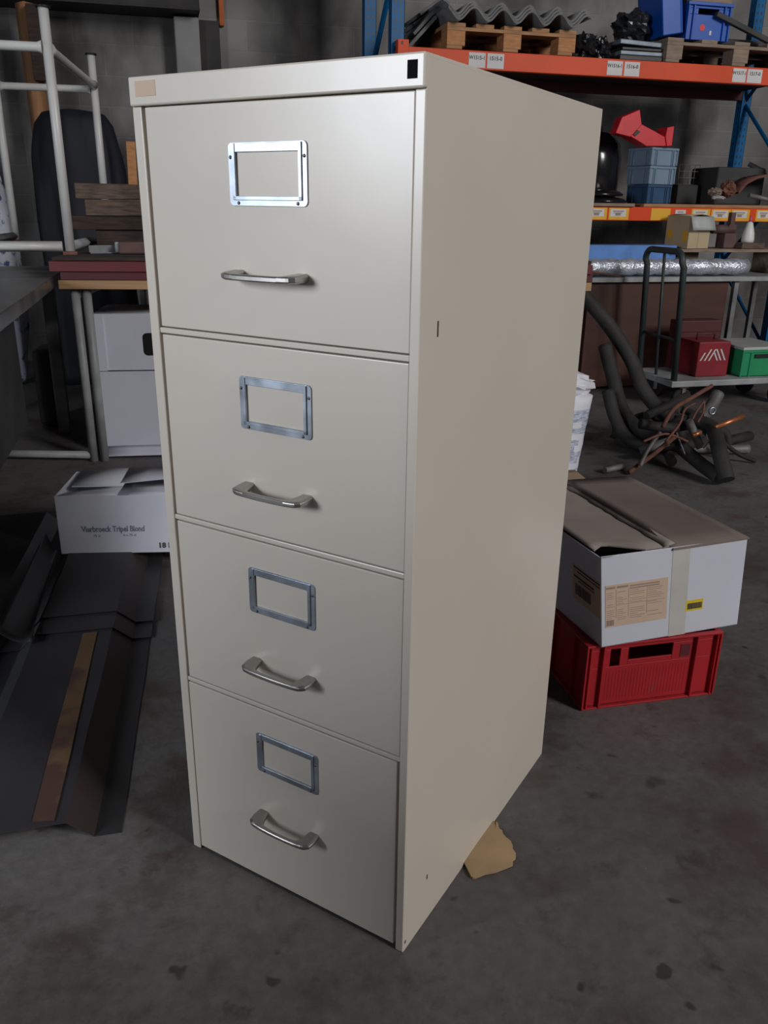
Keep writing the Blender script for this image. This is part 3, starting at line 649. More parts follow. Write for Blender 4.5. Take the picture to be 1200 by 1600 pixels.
# brown carton on the plank
q0 = atY(1030, 388, 4.20); q1 = atY(1073, 387, 4.18)
q1 = atY(1073, 388, 4.215)
cb = thing('cardboard_box', 'small brown cardboard carton with one flap hanging open, in front of the lower orange beam', 'box', (q1.x, 4.215, wz+.001), math.radians(9))
b = MB(); W_, D_, H_ = .185, .225, .205
for lo, hi in (((0, 0, 0), (W_, D_, .003)), ((0, 0, 0), (W_, .003, H_)), ((0, D_-.003, 0), (W_, D_, H_)), ((0, 0, 0), (.003, D_, H_)), ((W_-.003, 0, 0), (W_, D_, H_))): b.box(lo, hi)
cardc = mat('light_brown_card', (.46, .36, .235), .85, var=.08)
b.build('body', cardc, cb, bevel=.001)
MB().sheet(lambda u, v: (u*W_, v*D_, H_+.004+.012*math.sin(u*PI)), 6, 2, .003).build('flap', cardc, cb)
MB().sheet(lambda u, v: (u*(W_+.012), -.005-.035*v, H_+.002-.088*v), 3, 3, (0, .003, 0)).build('flap', M['lid'], cb)['label'] = 'pale flap folded down on the right side'
MB().box((.085, -.0008, 0), (.089, 0, H_-.09)).build('seam', M['card'], cb)
MB().box((-.0008, .012, .045), (0, .055, .115)).box((-.0008, .16, .06), (0, .205, .12)).build('tape', M['amber'], cb)['label'] = 'yellowed tape patches'
# old vice, bottle, cloth
v0 = atY(1137, 387, 4.28)
vi = thing('bench_vice', 'dull brown iron bench vice standing on the plank', 'vice', (v0.x, 4.30, wz+.001))
MB().box((-.05, -.04, 0), (.05, .06, .10)).build('base', M['rustbrown'], vi, bevel=.008)
MB().tube([(-.13, 0, .125), (.04, 0, .125)], .030, 14).build('body', M['rustbrown'], vi)
MB().box((-.005, -.02, .15), (.03, .02, .235)).box((-.02, -.03, .12), (.04, .03, .155)).build('jaw', M['rustbrown'], vi, bevel=.004)
v0 = atY(1173, 362, 4.20)
bt = thing('bottle', 'white conical bottle with pink tip at the right end of the plank', 'bottle', (v0.x, 4.22, wz+.0425))
MB().lathe([(.040, 0), (.042, .02), (.038, .06), (.020, .125), (.010, .135)]).build('body', M['white_plastic'], bt)
MB().lathe([(.010, .135), (.008, .15), (.004, .18)], seg=12).build('nozzle', M['pink'], bt)['label'] = 'pink nozzle'
tag(MB().box((v0.x-.06, 4.185, wz+.001), (v0.x+.12, 4.30, wz+.041)).build('wood_block', M['barkwood'], bevel=.006), 'dark wood offcut on the plank under the white bottle', 'block')
p = atY(1165, 385, 4.1); 
tag(MB().tube([atY(905, 414, 4.03), atY(945, 421, 4.03), atY(977, 425, 4.03)], [.010, .007, .004], 8).build('metal_rod', M['rust']), 'short rusty rod lying on the table edge before the silvery roll', 'rod')
bpy.data.objects['metal_rod'].location.z += TZ+.012-min((v.co.z for v in bpy.data.objects['metal_rod'].data.vertices))-.011

# ------------------------------------------------------------------ pallet rack
YB = 4.5; Z2b, Z2t = 1.964, 2.069; Z1b, Z1t = 1.083, 1.174
rk = thing('pallet_rack', 'blue and orange pallet rack with two beam levels along the back wall', 'rack', (0, 0, 0))
XU = (1.135, 4.16)
def upright(x, y0):
    b = MB(); wd, dp = .085, .065
    b.box((x, y0, .006), (x+.003, y0+dp, 3.2)); b.box((x+wd-.003, y0, .006), (x+wd, y0+dp, 3.2)); b.box((x, y0, .006), (x+wd, y0+.003, 3.2))
    z = .1
    while z < 3.15:
        for xs in (.022, .055): b.box((x+xs, y0-.0006, z), (x+xs+.010, y0+.001, z+.022), 1)
        z += .05
    z = .1
    while z < 3.15:
        b.box((x-.0006, y0+.028, z), (x+.0006, y0+.036, z+.02), 1); z += .05
    b.box((x-.02, y0-.02, 0), (x+wd+.02, y0+dp+.02, .006))
    return b.build('upright', [M['blue'], M['black']], rk)
YR_ = 5.28
for x in XU:
    upright(x, YB+.052); upright(x, YR_)
    zs = [.15, .75, 1.35, 1.95, 2.55, 3.1]
    for k in range(5):
        y0, y1 = (YB+.10, YR_+.03) if k % 2 == 0 else (YR_+.03, YB+.10)
        MB().tube([(x+.042, y0, zs[k]), (x+.042, y1, zs[k+1])], .018, 4).build('brace', M['blue'], rk)
def beam(z0, z1, y0, m, name='beam'):
    b = MB().box((XU[0]+.085, y0, z0), (XU[1], y0+.05, z1))
    return b.build(name, m, rk, bevel=.004)
BT = beam(Z2b, Z2t, YB, M['orange']); beam(Z2b, Z2t, YR_, M['maroon2'])  # rear beams in dark maroon: shade under the shelf put into their colour
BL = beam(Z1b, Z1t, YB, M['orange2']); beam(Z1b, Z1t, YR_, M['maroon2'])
for x0, x1 in ((XU[0]+.03, XU[0]+.098), (XU[1]-.013, XU[1]+.055)):
    for z0, z1 in ((Z2b-.03, Z2t+.035), (Z1b-.03, Z1t+.03)):
        b = MB().box((x0, YB-.008, z0), (x1, YB+.051, z1)); b.box((x0+.02, YB-.0095, z1-.028), (x0+.032, YB-.007, z1-.010), 1)
        b.build('beam_connector', [M['orange'], M['black']], rk, bevel=.003)
def tag_label(beam_o, px0, px1, z0, z1, txt):
    x0, x1 = atY(px0, 100, YB).x, atY(px1, 100, YB).x
    b = MB().box((x0, YB-.0025, z0), (x1, YB-.0005, z1), 0)
    b.text(txt, .030 if len(txt) > 6 else .031, FX((x0+x1)/2, YB-.0028, (z0+z1)/2+.004), 1, align='CENTER', bold=.0006, sx=.92 if len(txt) > 6 else 1.)
    b.build('label', [M['paper'], M['ink']], beam_o)['label'] = 'white location label reading %s' % txt
for a0, a1, b0, b1, t1, t0 in ((732, 758, 761, 787, 'W1515-1', '1515-0'), (949, 973, 976, 1000, 'W1516-1', '1516-0'), (1147, 1168, 1170, 1193, 'W1517-1', '1517-0')):
    tag_label(BT, a0, a1, Z2b+.010, Z2t-.012, t1); tag_label(BT, b0, b1, Z2b+.010, Z2t-.012, t0)
rr = random.Random(9)
for px0, px1, kind in ((918, 948, 2), (951, 982, 2), (1017, 1047, 0), (1052, 1075, 1), (1080, 1109, 2), (1111, 1141, 2), (1142, 1171, 2), (1181, 1206, 2)):
    x0, x1 = atY(px0, 335, YB).x, atY(px1, 335, YB).x; z0, z1 = Z1b+.012, Z1t-.008
    b = MB()
    if kind != 1: b.box((x0, YB-.002, z0-.006), (x1, YB-.0005, z1), 0)
    if kind:
        b.box((x0+.012, YB-.003, z0+.014), (x1-.022, YB-.0015, z1-.008), 1)
        xm = (x0+x1)/2-.005
        b.box((x0+.03, YB-.0036, z1-.026), (x1-.04, YB-.0028, z1-.018), 2); b.box((xm-.022, YB-.0036, z0+.020), (xm+.018, YB-.0028, z0+.036), 2)
        if kind == 2: b.box((x0+.035, YB-.0036, z1-.036), (x1-.05, YB-.0028, z1-.031), 2)
    b.build('label', [M['amber'], M['paper'], M['ink_soft']], BL)['label'] = ('plain amber sticker', 'plain white paper label', 'amber sticker with a white printed slip')[kind]
for k in range(4):  # boards added to keep light out of the space below
    x0 = 1.26+k*.725
    tag(MB().box((x0, YB+.051, Z2t-.040), (x0+.715, YR_-.001, Z2t-.002)).build('shelf_board', M['blackwood']), 'added dark deck board blocking light between the upper rack beams, %s' % ('under the left half of the orange pallet', 'under the right half of the orange pallet', 'under the flat trays', 'under the grey pallet')[k], 'board', 'added shading boards of the upper rack level')
# shelf boards on the lower level (tops at Z1t+.02)
SB = Z1t+.022
bx = XU[0]+.09
for k, (x0, x1, lab) in enumerate(((1.26, 2.12, 'shelf plank hidden behind the cabinet end of the lower rack level'), (2.13, 2.87, 'light wooden shelf plank under the black lids on the lower rack level'), (2.95, 4.14, 'reddish wooden shelf plank under the stacked crates on the lower rack level'))):
    tag(MB().box((x0, YB-.02 if k != 2 else YB+.0, Z1t+.001), (x1, YR_+.06, SB)).build('shelf_board', M['oldwood'] if k == 1 else M['pine'], bevel=.002), lab, 'board', 'boards lying across the lower rack beams')

# ------------------------------------------------------------------ pallets on the upper level
def pallet(label, x, y, rz, m, wd=.84, dp=.80):
    r = thing('wooden_pallet', label, 'pallet', (x, y, Z2t+.001), rz, 'pallets on the upper rack level')
    for k in range(3):
        xx = (0, wd/2-.05, wd-.10)[k]
        MB().box((xx, 0, 0), (xx+.10, dp, .018)).build('bottom_board', m[0], r, bevel=.002)
        for j in range(3):
            yy = (0, dp/2-.06, dp-.12)[j]
            MB().box((xx, yy, .018), (xx+.118 if k == 2 else xx+.118, yy+.12, .100)).build('block', m[1], r, bevel=.003)
    for j in range(3):
        yy = (0, dp/2-.06, dp-.12)[j]; MB().box((0, yy, .100), (wd+.018, yy+.12, .120)).build('stringer', m[0], r, bevel=.002)
    for k in range(5):
        xx = k*(wd-.10)/4; MB().box((xx, 0, .120), (xx+.118, dp, .142)).build('deck_board', m[0], r, bevel=.002)
    return r
pallet('orange-toned wooden pallet under the corrugated fibre-cement sheets', 1.475, YB-.005, 0, (M['pine'], M['pine_face']))
pallet('greyish wooden pallet under the blue plastic crate', 2.985, YB-.005, 0, (M['oldwood'], M['oldwood']), 1.10, .80)
PT = Z2t+.001+.142
def corr(x0, x1, y0, y1, zt, lam=.187, amp=.034, ph=0.):
    def f(u, v):
        x = x0+(x1-x0)*u; return (x, y0+(y1-y0)*v, zt+amp*math.cos(2*PI*(x-ph)/lam))
    return MB().sheet(f, 70, 6, .013)
pk = atY(737, 8, YB).x
for k, (dz, dx, lab) in enumerate(((.050, 0, 'grey corrugated fibre-cement sheet, lowest on the orange pallet'), (.068, .02, 'grey corrugated fibre-cement sheet in the middle of the stack on the orange pallet'), (.086, -.02, 'grey corrugated fibre-cement sheet, topmost on the orange pallet'))):
    tag(corr(1.46+dx, 2.40+dx*.5, YB-.06+.02*k, 5.34, PT+dz, ph=pk).build('corrugated_sheet', M['fibre']), lab, 'sheet', 'corrugated sheets on the pallet')
# broken pieces to the left of the pallet
for k, (px0, px1, py0, py1, Y, lab) in enumerate(((640, 684, 28, 76, 4.66, 'broken grey sheet piece leaning at the left end of the orange pallet, lower'), (648, 694, 8, 42, 4.80, 'broken grey sheet piece leaning above the left end of the orange pallet'))):
    A = atY(px0, py1, Y); B = atY(px1, py0, Y)
    mx = Matrix.Translation(A) @ Matrix.Rotation(-math.atan2(B.z-A.z, B.x-A.x), 4, 'Y')
    L_ = (B-A).length
    tag(MB().box((0, 0, 0), (L_, .45, .022), mtx=mx).box((L_*.3, 0, .03), (L_*1.02, .40, .05), mtx=mx).build('broken_sheet', M['fibre'], bevel=.004), lab, 'sheet')
# dark scrap between the pallets, black bag, flat trays
def lump(name, lab, cat, px, py, Y, rad, m, seed, amp=.3, base=None, fr=2.5, rz=0.):
    p = atY(px, py, Y)
    return tag(MB().blob(p, rad, amp, fr, seed, squash=base, nu=26, nv=16, mtx=Matrix.Rotation(rz, 3, 'Z'), smooth=False).build(name, m), lab, cat)
lump('black_scrap', 'crumpled black plastic scrap right of the orange pallet on the upper beam', 'scrap', 912, 75, 4.64, (.085, .10, .08), M['blackbag'], 2, .35, Z2t+.002)
lump('black_scrap', 'torn dark plastic piece left of the grey trays on the upper beam', 'scrap', 938, 82, 4.62, (.05, .08, .09), M['blackbag'], 5, .4, Z2t+.002)
lump('black_bag', 'shiny black plastic bag heaped on top of the grey trays', 'bag', 985, 44, 4.70, (.125, .11, .095), M['blackbag'], 8, .32, None)
p0 = atY(965, 90, 4.56); p1 = atY(1042, 92, 4.56)
for k, (z0, z1, dx, m, lab) in enumerate(((0, .030, 0, 'black', 'black flat tray, lowest of the tray stack'), (.032, .056, .01, 'traymetal', 'blue-grey flat tray second from the bottom of the tray stack'), (.060, .078, .03, 'black', 'black flat tray third in the tray stack'), (.084, .112, .0, 'traymetal', 'blue-grey flat tray on top of the tray stack'))):
    o = tag(MB().box((0, 0, z0), (p1.x-p0.x-dx, .32, z1)).build('tray', M[m], bevel=.004), lab, 'tray', 'flat trays on the upper rack level'); o.location = (p0.x+dx*.6, 4.53+.006*k, Z2t+.003)
    if k == 3: o.rotation_euler = (0, math.radians(2), 0); o.location.z += .012
# blue crate with lid on the grey pallet
A = atY(1072, 52, 4.56); Bq = atY(1143, 54, 4.56)
bc = thing('plastic_crate', 'bright blue plastic crate with open lid and red sticker on the grey pallet', 'crate', (A.x-.01, 4.54, PT+.001))
W_, D_, H_ = Bq.x-A.x-.04, .36, .22
b = MB()
b.box((0, 0, 0), (W_, D_, .006))
for lo, hi in (((0, 0, 0), (W_, .005, .15)), ((0, 0, .185), (W_, .005, H_)), ((0, 0, .15), (.07, .005, .185)), ((W_-.08, 0, .15), (W_, .005, .185)), ((0, D_-.005, 0), (W_, D_, H_)), ((0, 0, 0), (.005, D_, H_)), ((W_-.005, 0, 0), (W_, D_, H_))): b.box(lo, hi)
b.build('shell', M['blue_plastic'], bc, bevel=.002)
for x in (-.012, .028, W_-.045, W_-.004): MB().box((x, -.014, .0), (x+.012, .0, H_-.02)).build('rib', M['blue_plastic'], bc, bevel=.002)
MB().box((-.018, -.018, H_-.02), (W_+.018, .0, H_)).build('rim', M['blue_plastic'], bc, bevel=.002)
mx = Matrix.Translation((-.175, -.01, .010)) @ Matrix.Rotation(math.radians(-10), 4, 'Y')
b = MB().box((0, 0, 0), (.135, .30, .36), mtx=mx).box((.135, .004, .0), (.150, .30, .35), mtx=mx)
b.build('lid', M['blue_plastic'], bc, bevel=.006)['label'] = 'blue side hood standing against the crate'
MB().tube([(W_*.37, -.0012, .075), (W_*.37, .0, .075)], .020, 16).build('sticker', M['red_bright'], bc)['label'] = 'round red sticker'
MB().box((W_*.56, -.0012, .035), (W_*.56+.014, 0, .06)).build('sticker', M['paper'], bc)['label'] = 'small white sticker'
tag(MB().box((A.x+.0, 4.54, PT+H_+.003), (A.x+.30, 4.86, PT+H_+.045)).build('wooden_board', M['oldwood'], bevel=.003), 'wooden board lying on top of the bright blue crate', 'board')
P_ = [atY(1120, 18, 4.47), atY(1165, 42, 4.55), atY(1215, 62, 4.6)]
for q in P_: q.z = max(q.z, PT+.02)
tag(MB().box((3.42, 4.60, PT+.001), (4.05, 5.2, PT+.035)).build('flat_panel', M['darkpanel'], bevel=.004), 'dark flat panel lying right of the blue crate on the grey pallet', 'panel')
A_ = atY(1122, 20, 4.50); B_ = atY(1195, 58, 4.50); L_ = (B_-A_).length
mx = Matrix.Translation(A_) @ Matrix.Rotation(math.atan2(A_.z-B_.z, B_.x-A_.x), 4, 'Y')
tag(MB().box((0, .0, -.02), (L_+.05, .035, .012), mtx=mx).build('dark_bar', M['darkpanel'], bevel=.004), 'dark bar sloping down in front of the blue crate', 'bar')

# ------------------------------------------------------------------ lower rack level
def stack_crate(name, label, x, y, z, w, d, h, m, rz):
    r = thing(name, label, 'crate', (x, y, z), rz, 'stacked crates on the lower rack level')
    b = MB().box((.006, .006, 0), (w-.006, d-.006, .004))
    for lo, hi in (((.006, .006, 0), (w-.006, .010, h)), ((.006, d-.010, 0), (w-.006, d-.006, h)), ((.006, .006, 0), (.010, d-.006, h)), ((w-.010, .006, 0), (w-.006, d-.006, h))): b.box(lo, hi)
    MB().ring([(-.004, -.004), (w+.004, -.004), (w+.004, d+.004), (-.004, d+.004)], [(.010, .010), (w-.010, .010), (w-.010, d-.010), (.010, d-.010)], 'z', h-.016, h-.0005).build('rim', m, r, bevel=.002)
    for x_ in (0., .035, .050, w-.056, w-.041, w-.006): b.box((x_, -.003, .006), (x_+.007, .007, h-.016)); b.box((x_, d-.007, .006), (x_+.007, d+.003, h-.016))
    for y_ in (0., .035, .050, d-.056, d-.041, d-.006): b.box((-.003, y_, .006), (.007, y_+.007, h-.016)); b.box((w-.007, y_, .006), (w+.003, y_+.007, h-.016))
    b.build('shell', m, r)
    return r
cx, cy = atY(1022, 312, 4.70).x, 4.66
for k, (m, h, s, lab) in enumerate((('navy_crate', .126, .225, 'dark blue plastic crate, lowest of the three stacked on the rack'), ('grey_crate', .120, .245, 'grey-blue plastic crate, middle of the three stacked on the rack'), ('grey_crate', .118, .250, 'grey-blue plastic crate, top of the three under the red plastic part'))):
    z = SB+.002+(0, .128, .250)[k]
    ca = math.radians(14)
    o = stack_crate('storage_crate', lab, 0, 0, z, s, s*.9, h, M[m], ca)
    o.location.x = cx-(s/2*math.cos(ca)-s*.45*math.sin(ca)); o.location.y = cy+.12-(s/2*math.sin(ca)+s*.45*math.cos(ca))
ztop = SB+.252+.120
# red plastic moulding on top of the crates
rd = thing('red_moulding', 'bright red plastic seat-shaped moulding lying on the three stacked crates', 'plastic part', (0, 0, 0))
def slab(pts, Y0, dep, name, m, parent, bevel=.004):
    f = [atY(px, py, Y0) for px, py in pts]; n = len(f); vs = f+[p+Vector((0, dep, 0)) for p in f]
    fs = [list(range(n)), list(reversed(range(n, 2*n)))]+[(i, i+n, (i+1) % n+n, (i+1) % n) for i in range(n)]
    return MB().add(vs, fs).build(name, m, parent, bevel=bevel)
slab([(962, 208), (972, 183), (1000, 171), (1003, 195), (985, 214)], 4.62, .09, 'back', M['red_bright'], rd)
slab([(985, 213), (1003, 194), (1040, 214), (1047, 224), (1043, 228.5), (1010, 228.5), (1000, 222)], 4.63, .12, 'seat', M['red_bright'], rd)
slab([(1040, 214), (1043, 199), (1054, 197), (1050, 228), (1042, 228.5)], 4.62, .13, 'lip', M['red_bright'], rd)
slab([(990, 210), (996, 203), (1001, 206), (993, 213)], 4.622, .006, 'recess', M['black'], rd, 0)
# black drum, lids, blue bracket, dark bundles
p = atY(955, 300, 4.95)
dm = thing('black_drum', 'black plastic drum standing left of the stacked crates on the rack', 'drum', (p.x-.14, 5.03, SB+.001))
MB().lathe([(.17, 0), (.20, .05), (.21, .30), (.19, .40), (.13, .47), (.05, .49)], seg=32).build('body', M['blackgloss'], dm)
MB().lathe([(.06, .485), (.06, .52), (.0, .525)], seg=20).build('cap', M['black'], dm)
p = atY(950, 305, 4.62)
for k, (dx, dz, lab) in enumerate(((0, .002, 'black glossy round lid lying in front of the drum, lower'), (-.03, .047, 'black glossy round lid lying in front of the drum, upper'))):
    o = tag(MB().lathe([(.19, 0), (.195, .012), (.17, .030), (.08, .044), (.0, .046)], seg=36).build('round_lid', M['blackgloss']), lab, 'lid', 'black lids on the lower rack level'); o.location = (p.x-.02+dx, 4.72, SB+dz)
p = atY(1110, 290, 5.0); top = atY(1125, 262, 4.98).z
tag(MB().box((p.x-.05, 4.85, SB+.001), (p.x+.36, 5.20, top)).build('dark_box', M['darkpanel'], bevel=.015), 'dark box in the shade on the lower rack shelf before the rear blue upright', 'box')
for k, (px, py, Y, rad, m, lab) in enumerate(((1137, 296, 4.62, (.055, .06, .055), 'rust', 'rusty brown lump on the lower rack shelf beside the bent rusty guard'), (1117, 300, 4.60, (.05, .05, .028), 'oldwood', 'pale broken wood chip on the lower rack shelf'), (1122, 309, 4.56, (.05, .04, .014), 'lid', 'flat pale stone-like piece at the shelf edge'))):
    lump('scrap_piece', lab, 'scrap', px, py, Y, rad, M[m], 20+k, .3, SB+.002)
A_ = [(1155, 300), (1168, 285), (1185, 276), (1205, 272), (1230, 272)]
P_ = [atY(a, b, 4.6) for a, b in A_]
tag(MB().sheet(lambda u, v: (lambda q: (q.x, q.y+v*.18, q.z))(P_[min(3, int(u*4))].lerp(P_[min(4, int(u*4)+1)], u*4-min(3, int(u*4)) if u < 1 else 1)), 12, 2, .012).build('bent_guard', M['rust']), 'bent rusty sheet-metal guard at the right of the lower rack shelf', 'guard')
tag(MB().tube([atY(1170, 305, 4.6), atY(1230, 318, 4.6)], .016, 10).build('grey_bar', M['pipe_grey']), 'pale metal bar under the bent rusty guard', 'bar')
tag(MB().tube([atY(1170, 256, 5.0), atY(1200, 272, 4.9), atY(1220, 280, 4.9)], .018, 10).build('grey_bar', M['pipe_grey']), 'pale rod leaning behind the bent rusty guard', 'bar')
for k, (px, py, w_, h_) in enumerate(((1078, 262, .18, .12),)):
    c_ = atY(px, py, 5.1); o = MB()
    for i in range(5):
        x = c_.x-w_/2+w_*i/4; o.tube([(x, 5.1, c_.z-h_), (x, 5.1, c_.z+.02)], .003, 5)
    for i in range(4): z = c_.z-h_+(h_+.02)*i/3; o.tube([(c_.x-w_/2, 5.1, z), (c_.x+w_/2, 5.1, z)], .003, 5)
    tag(o.build('wire_grid', M['pipe_grey']), 'small wire grid standing behind the stacked crates', 'grid')
tag(MB().box((c_.x-.16, 4.98, SB+.001), (c_.x+.02, 5.2, c_.z-h_-.004)).build('dark_box', M['black'], bevel=.01), 'black box under the wire grid on the rack', 'box')

# ------------------------------------------------------------------ bench behind the cabinet with the stack of boards
bench = thing('trestle_bench', 'steel-legged bench carrying the maroon boards behind the filing cabinet', 'bench', (-.757, 2.965, 0), math.radians(-8.3))
BLn = 2.40; BDp = 1.75
for x in (.055, .105): MB().tube([(x, .06, .001), (x, .06, .797)], .020, 12).build('leg', M['greypaint'], bench)
for x, y in ((.08, 1.62), (.42, 1.2), (2.30, .06), (2.30, 1.62)): MB().tube([(x, y, .001), (x, y, .797)], .020, 12).build('leg', M['greypaint'], bench)
MB().tube([(.08, .06, .775), (.08, 1.62, .775)], .018, 10).build('cross_bar', M['greypaint'], bench)
MB().tube([(-.60, .13, .03), (.055, .06, .03)], .018, 10).build('floor_rail', M['greypaint'], bench)
MB().tube([(2.30, .06, .775), (2.30, 1.62, .775)], .018, 10).build('cross_bar', M['greypaint'], bench)
MB().tube([(.08, 1.62, .775), (2.30, 1.62, .775)], .018, 10).build('cross_bar', M['greypaint'], bench)
bg = 'boards stacked on the trestle bench'
for z0, z1, dx, dy, m, lab in ((.7985, .836, .0, .01, 'plywood', 'light plywood board, lowest of the boards on the trestle bench'), (.8375, .872, .012, .012, 'maroon2', 'dark maroon board lying on the light plywood'), (.8735, .916, -.028, .0, 'maroon', 'maroon red board, upper of the two red ones'), (.9175, .931, -.02, .03, 'blackwood', 'thin blackened board on top of the maroon ones')):
    o = tag(MB().box((dx, dy, z0), (BLn+dx*.2, BDp, z1)).build('board', M[m], bevel=.002), lab, 'board', bg)
    o.location = (-.757, 2.965, 0); o.rotation_euler = (0, 0, math.radians(-8.3))
ST = .932
# dark steel bench at the left edge
bA = thing('steel_bench', 'long dark steel-topped workbench at the left edge of the view', 'bench', (-1.62, .90, 0))
MB().box((0, 0, .80), (.843, 2.80, .848)).build('bench_top', M['benchsteel'], bA, bevel=.003)
for x, y in ((.06, .1), (.06, 2.70), (.74, 2.70), (.30, .12)): MB().box((x-.03, y-.03, 0), (x+.03, y+.03, .80)).build('leg', M['legsteel'], bA, bevel=.004)
MB().box((.05, .45, .20), (.66, 2.1, .798)).build('drawer_box', M['darkpanel'], bA, bevel=.004)
MB().tube([(.06, .12, .10), (.06, 2.70, .10)], .022, 8).build('foot_rail', M['darkpanel'], bA)
p = atZ(95, 620, .0)
tag(MB().box((-1.02, 3.72, .0), (-.90, 3.95, .42)).build('grey_canister', M['darkpanel'], bevel=.03), 'grey canister in the shade under the left benches', 'canister')

# ------------------------------------------------------------------ white tubular frame standing on the boards
A = atZ(110, 391, .95); C_ = Vector((-.61, 4.42, 0)); Dl = atZ(25, 374, .95)
A = Vector((A.x, A.y, 0)); Dl = Vector((-1.125, 4.43, 0)); Ef = A+(Dl-C_)
wf = thing('tube_frame', 'white tubular steel stand with chipped paint standing on the bench boards', 'stand', (A.x, A.y, ST))
def zt(px, py, q):    # height above the boards at plan point q on pixel row py
    lo, hi = .5, 3.
    for _ in range(50):
        m_ = (lo+hi)/2; d = Vector((q.x, q.y, m_))-CAM; yy = 800-FPX*d.dot(UPV)/d.dot(fwd)
        if yy > py: lo = m_
        else: hi = m_
    return lo-ST
loc = lambda q, z: (q.x-A.x, q.y-A.y, z)
HA = zt(62, 12, A); HC = zt(140, 86, C_); HB = zt(70, 74, A); HB2 = zt(140, 140, C_)
R_ = .021
for q, h, nm in ((A, HA, 'leg'), (C_, HC, 'leg'), (Dl, HC, 'leg'), (Ef, HA, 'leg')):
    lg = MB().tube([loc(q, .015), loc(q, h)], R_, 14).build(nm, M['whitepaint'], wf)
    MB().box((loc(q, 0)[0]-.03, loc(q, 0)[1]-.03, 0), (loc(q, 0)[0]+.03, loc(q, 0)[1]+.03, .014)).build('foot_plate', M['rust'], lg)
    MB().tube([loc(q, h), loc(q, h+.008)], R_+.010, 14).build('cap', M['black'], lg)
for q1, q2, h in ((A, Ef, HB), (A, C_, HB), (C_, Dl, HB2), (Ef, Dl, HB)):
    d = (q2-q1).normalized()*.022
    MB().tube([loc(q1+d, h), loc((q1*.92+q2*.08), h), loc((q1*.08+q2*.92), h), loc(q2-d, h if (q1, q2) != (A, C_) else h)], [.026, .019, .019, .026], 12).build('cross_tube', M['whitepaint'], wf)
for q1, q2 in ((A, Ef), (A, C_), (Ef, Dl)):
    d = (q2-q1).normalized()*.032
    MB().tube([loc(q1+d, .034), loc(q2-d, .034)], .023, 4).build('base_rail', M['whitepaint'] if q2 is Ef else M['greypaint'], wf)

# ------------------------------------------------------------------ timber and odds and ends on the boards
def log(name, lab, x0, x1, y0, dy, z0, z1, m, rz=-.05):
    o = MB(); n = 12
    def f(i, a, b): 
        q = noise.noise(Vector((i*.7+x0*31, a*3.1, b*2.7+z0*17)))*.006; return q
    rows = []
    for i in range(n+1):
        x = x0+(x1-x0)*i/n
        rows.append([(x, y0+f(i, 0, 0), z0), (x, y0+dy+f(i, 1, 0), z0), (x, y0+dy+f(i, 1, 1), z1+f(i, 2, 1)*.6), (x, y0+f(i, 0, 1), z1+f(i, 3, 1)*.6)])
    vs = [p for r in rows for p in r]
    fs = [(i*4+k, i*4+(k+1) % 4, (i+1)*4+(k+1) % 4, (i+1)*4+k) for i in range(n) for k in range(4)]+[(0, 1, 2, 3), (n*4+3, n*4+2, n*4+1, n*4)]
    return tag(o.add(vs, fs).build(name, m, bevel=.004), lab, 'timber', 'rough timbers stacked on the bench boards')
Yt = 3.55
zz = [ST+.001]+[atY(160, y, Yt).z for y in (359, 337, 311, 287)]
z_a, z_b, z_c, z_d, z_e = zz
log('timber_beam', 'blackened short beam, lowest of the rough timbers on the bench', -.62, .25, Yt+.02, .16, ST+.001, z_b-.002, M['blackwood'])
log('timber_beam', 'dark rough timber, second from the bottom behind the cabinet edge', -.735, .25, Yt+.0, .16, z_b, z_c-.002, M['blackwood'])
log('timber_beam', 'brown rough timber, third from the bottom, shorter at its left end', -.655, .25, Yt-.01, .15, z_c, z_d-.002, M['barkwood'])
log('timber_beam', 'brown rough timber, topmost of the stack', -.695, .25, Yt-.005, .15, z_d, z_e, M['barkwood'])
p = atY(183, 395, 3.30)
tag(MB().box((-.50, 3.20, ST+.001), (-.18, 3.36, ST+.055)).build('iron_block', M['rustbrown'], bevel=.008), 'dark rusty iron block lying in front of the rough timbers', 'block')
A_, B_ = atY(125, 392, 3.35), atY(178, 372, 3.45); A_.z = ST+.017; B_.z = ST+.017
q = thing('angle_iron', 'grey angle iron offcut lying on the boards beside the white stand', 'offcut', (A_.x+.055, 3.24, ST+.001), math.radians(14))
MB().box((0, 0, 0), (.14, .035, .005)).box((0, .030, .005), (.14, .035, .035)).build('profile', M['legsteel'], q)
MB().tube([(.125, .0, .006), (.125, .0, .05)], .012, 12).build('bolt', M['lid'], q)
A_, B_ = atY(206, 286, 3.9), atY(203, 222, 3.95)
A_ = Vector((A_.x, 3.78, ST+.001)); 
st = MB().box((0, 0, 0), (.045, .018, atY(203, 222, 3.85).z-ST)).build('thin_board', M['pine_face'], bevel=.002); st.location = (atY(198, 285, 3.80).x, 3.80, ST+.001); st.rotation_euler = (0, math.radians(1.5), 0)
tag(st, 'thin orange-brown board standing upright behind the timbers by the cabinet', 'board')
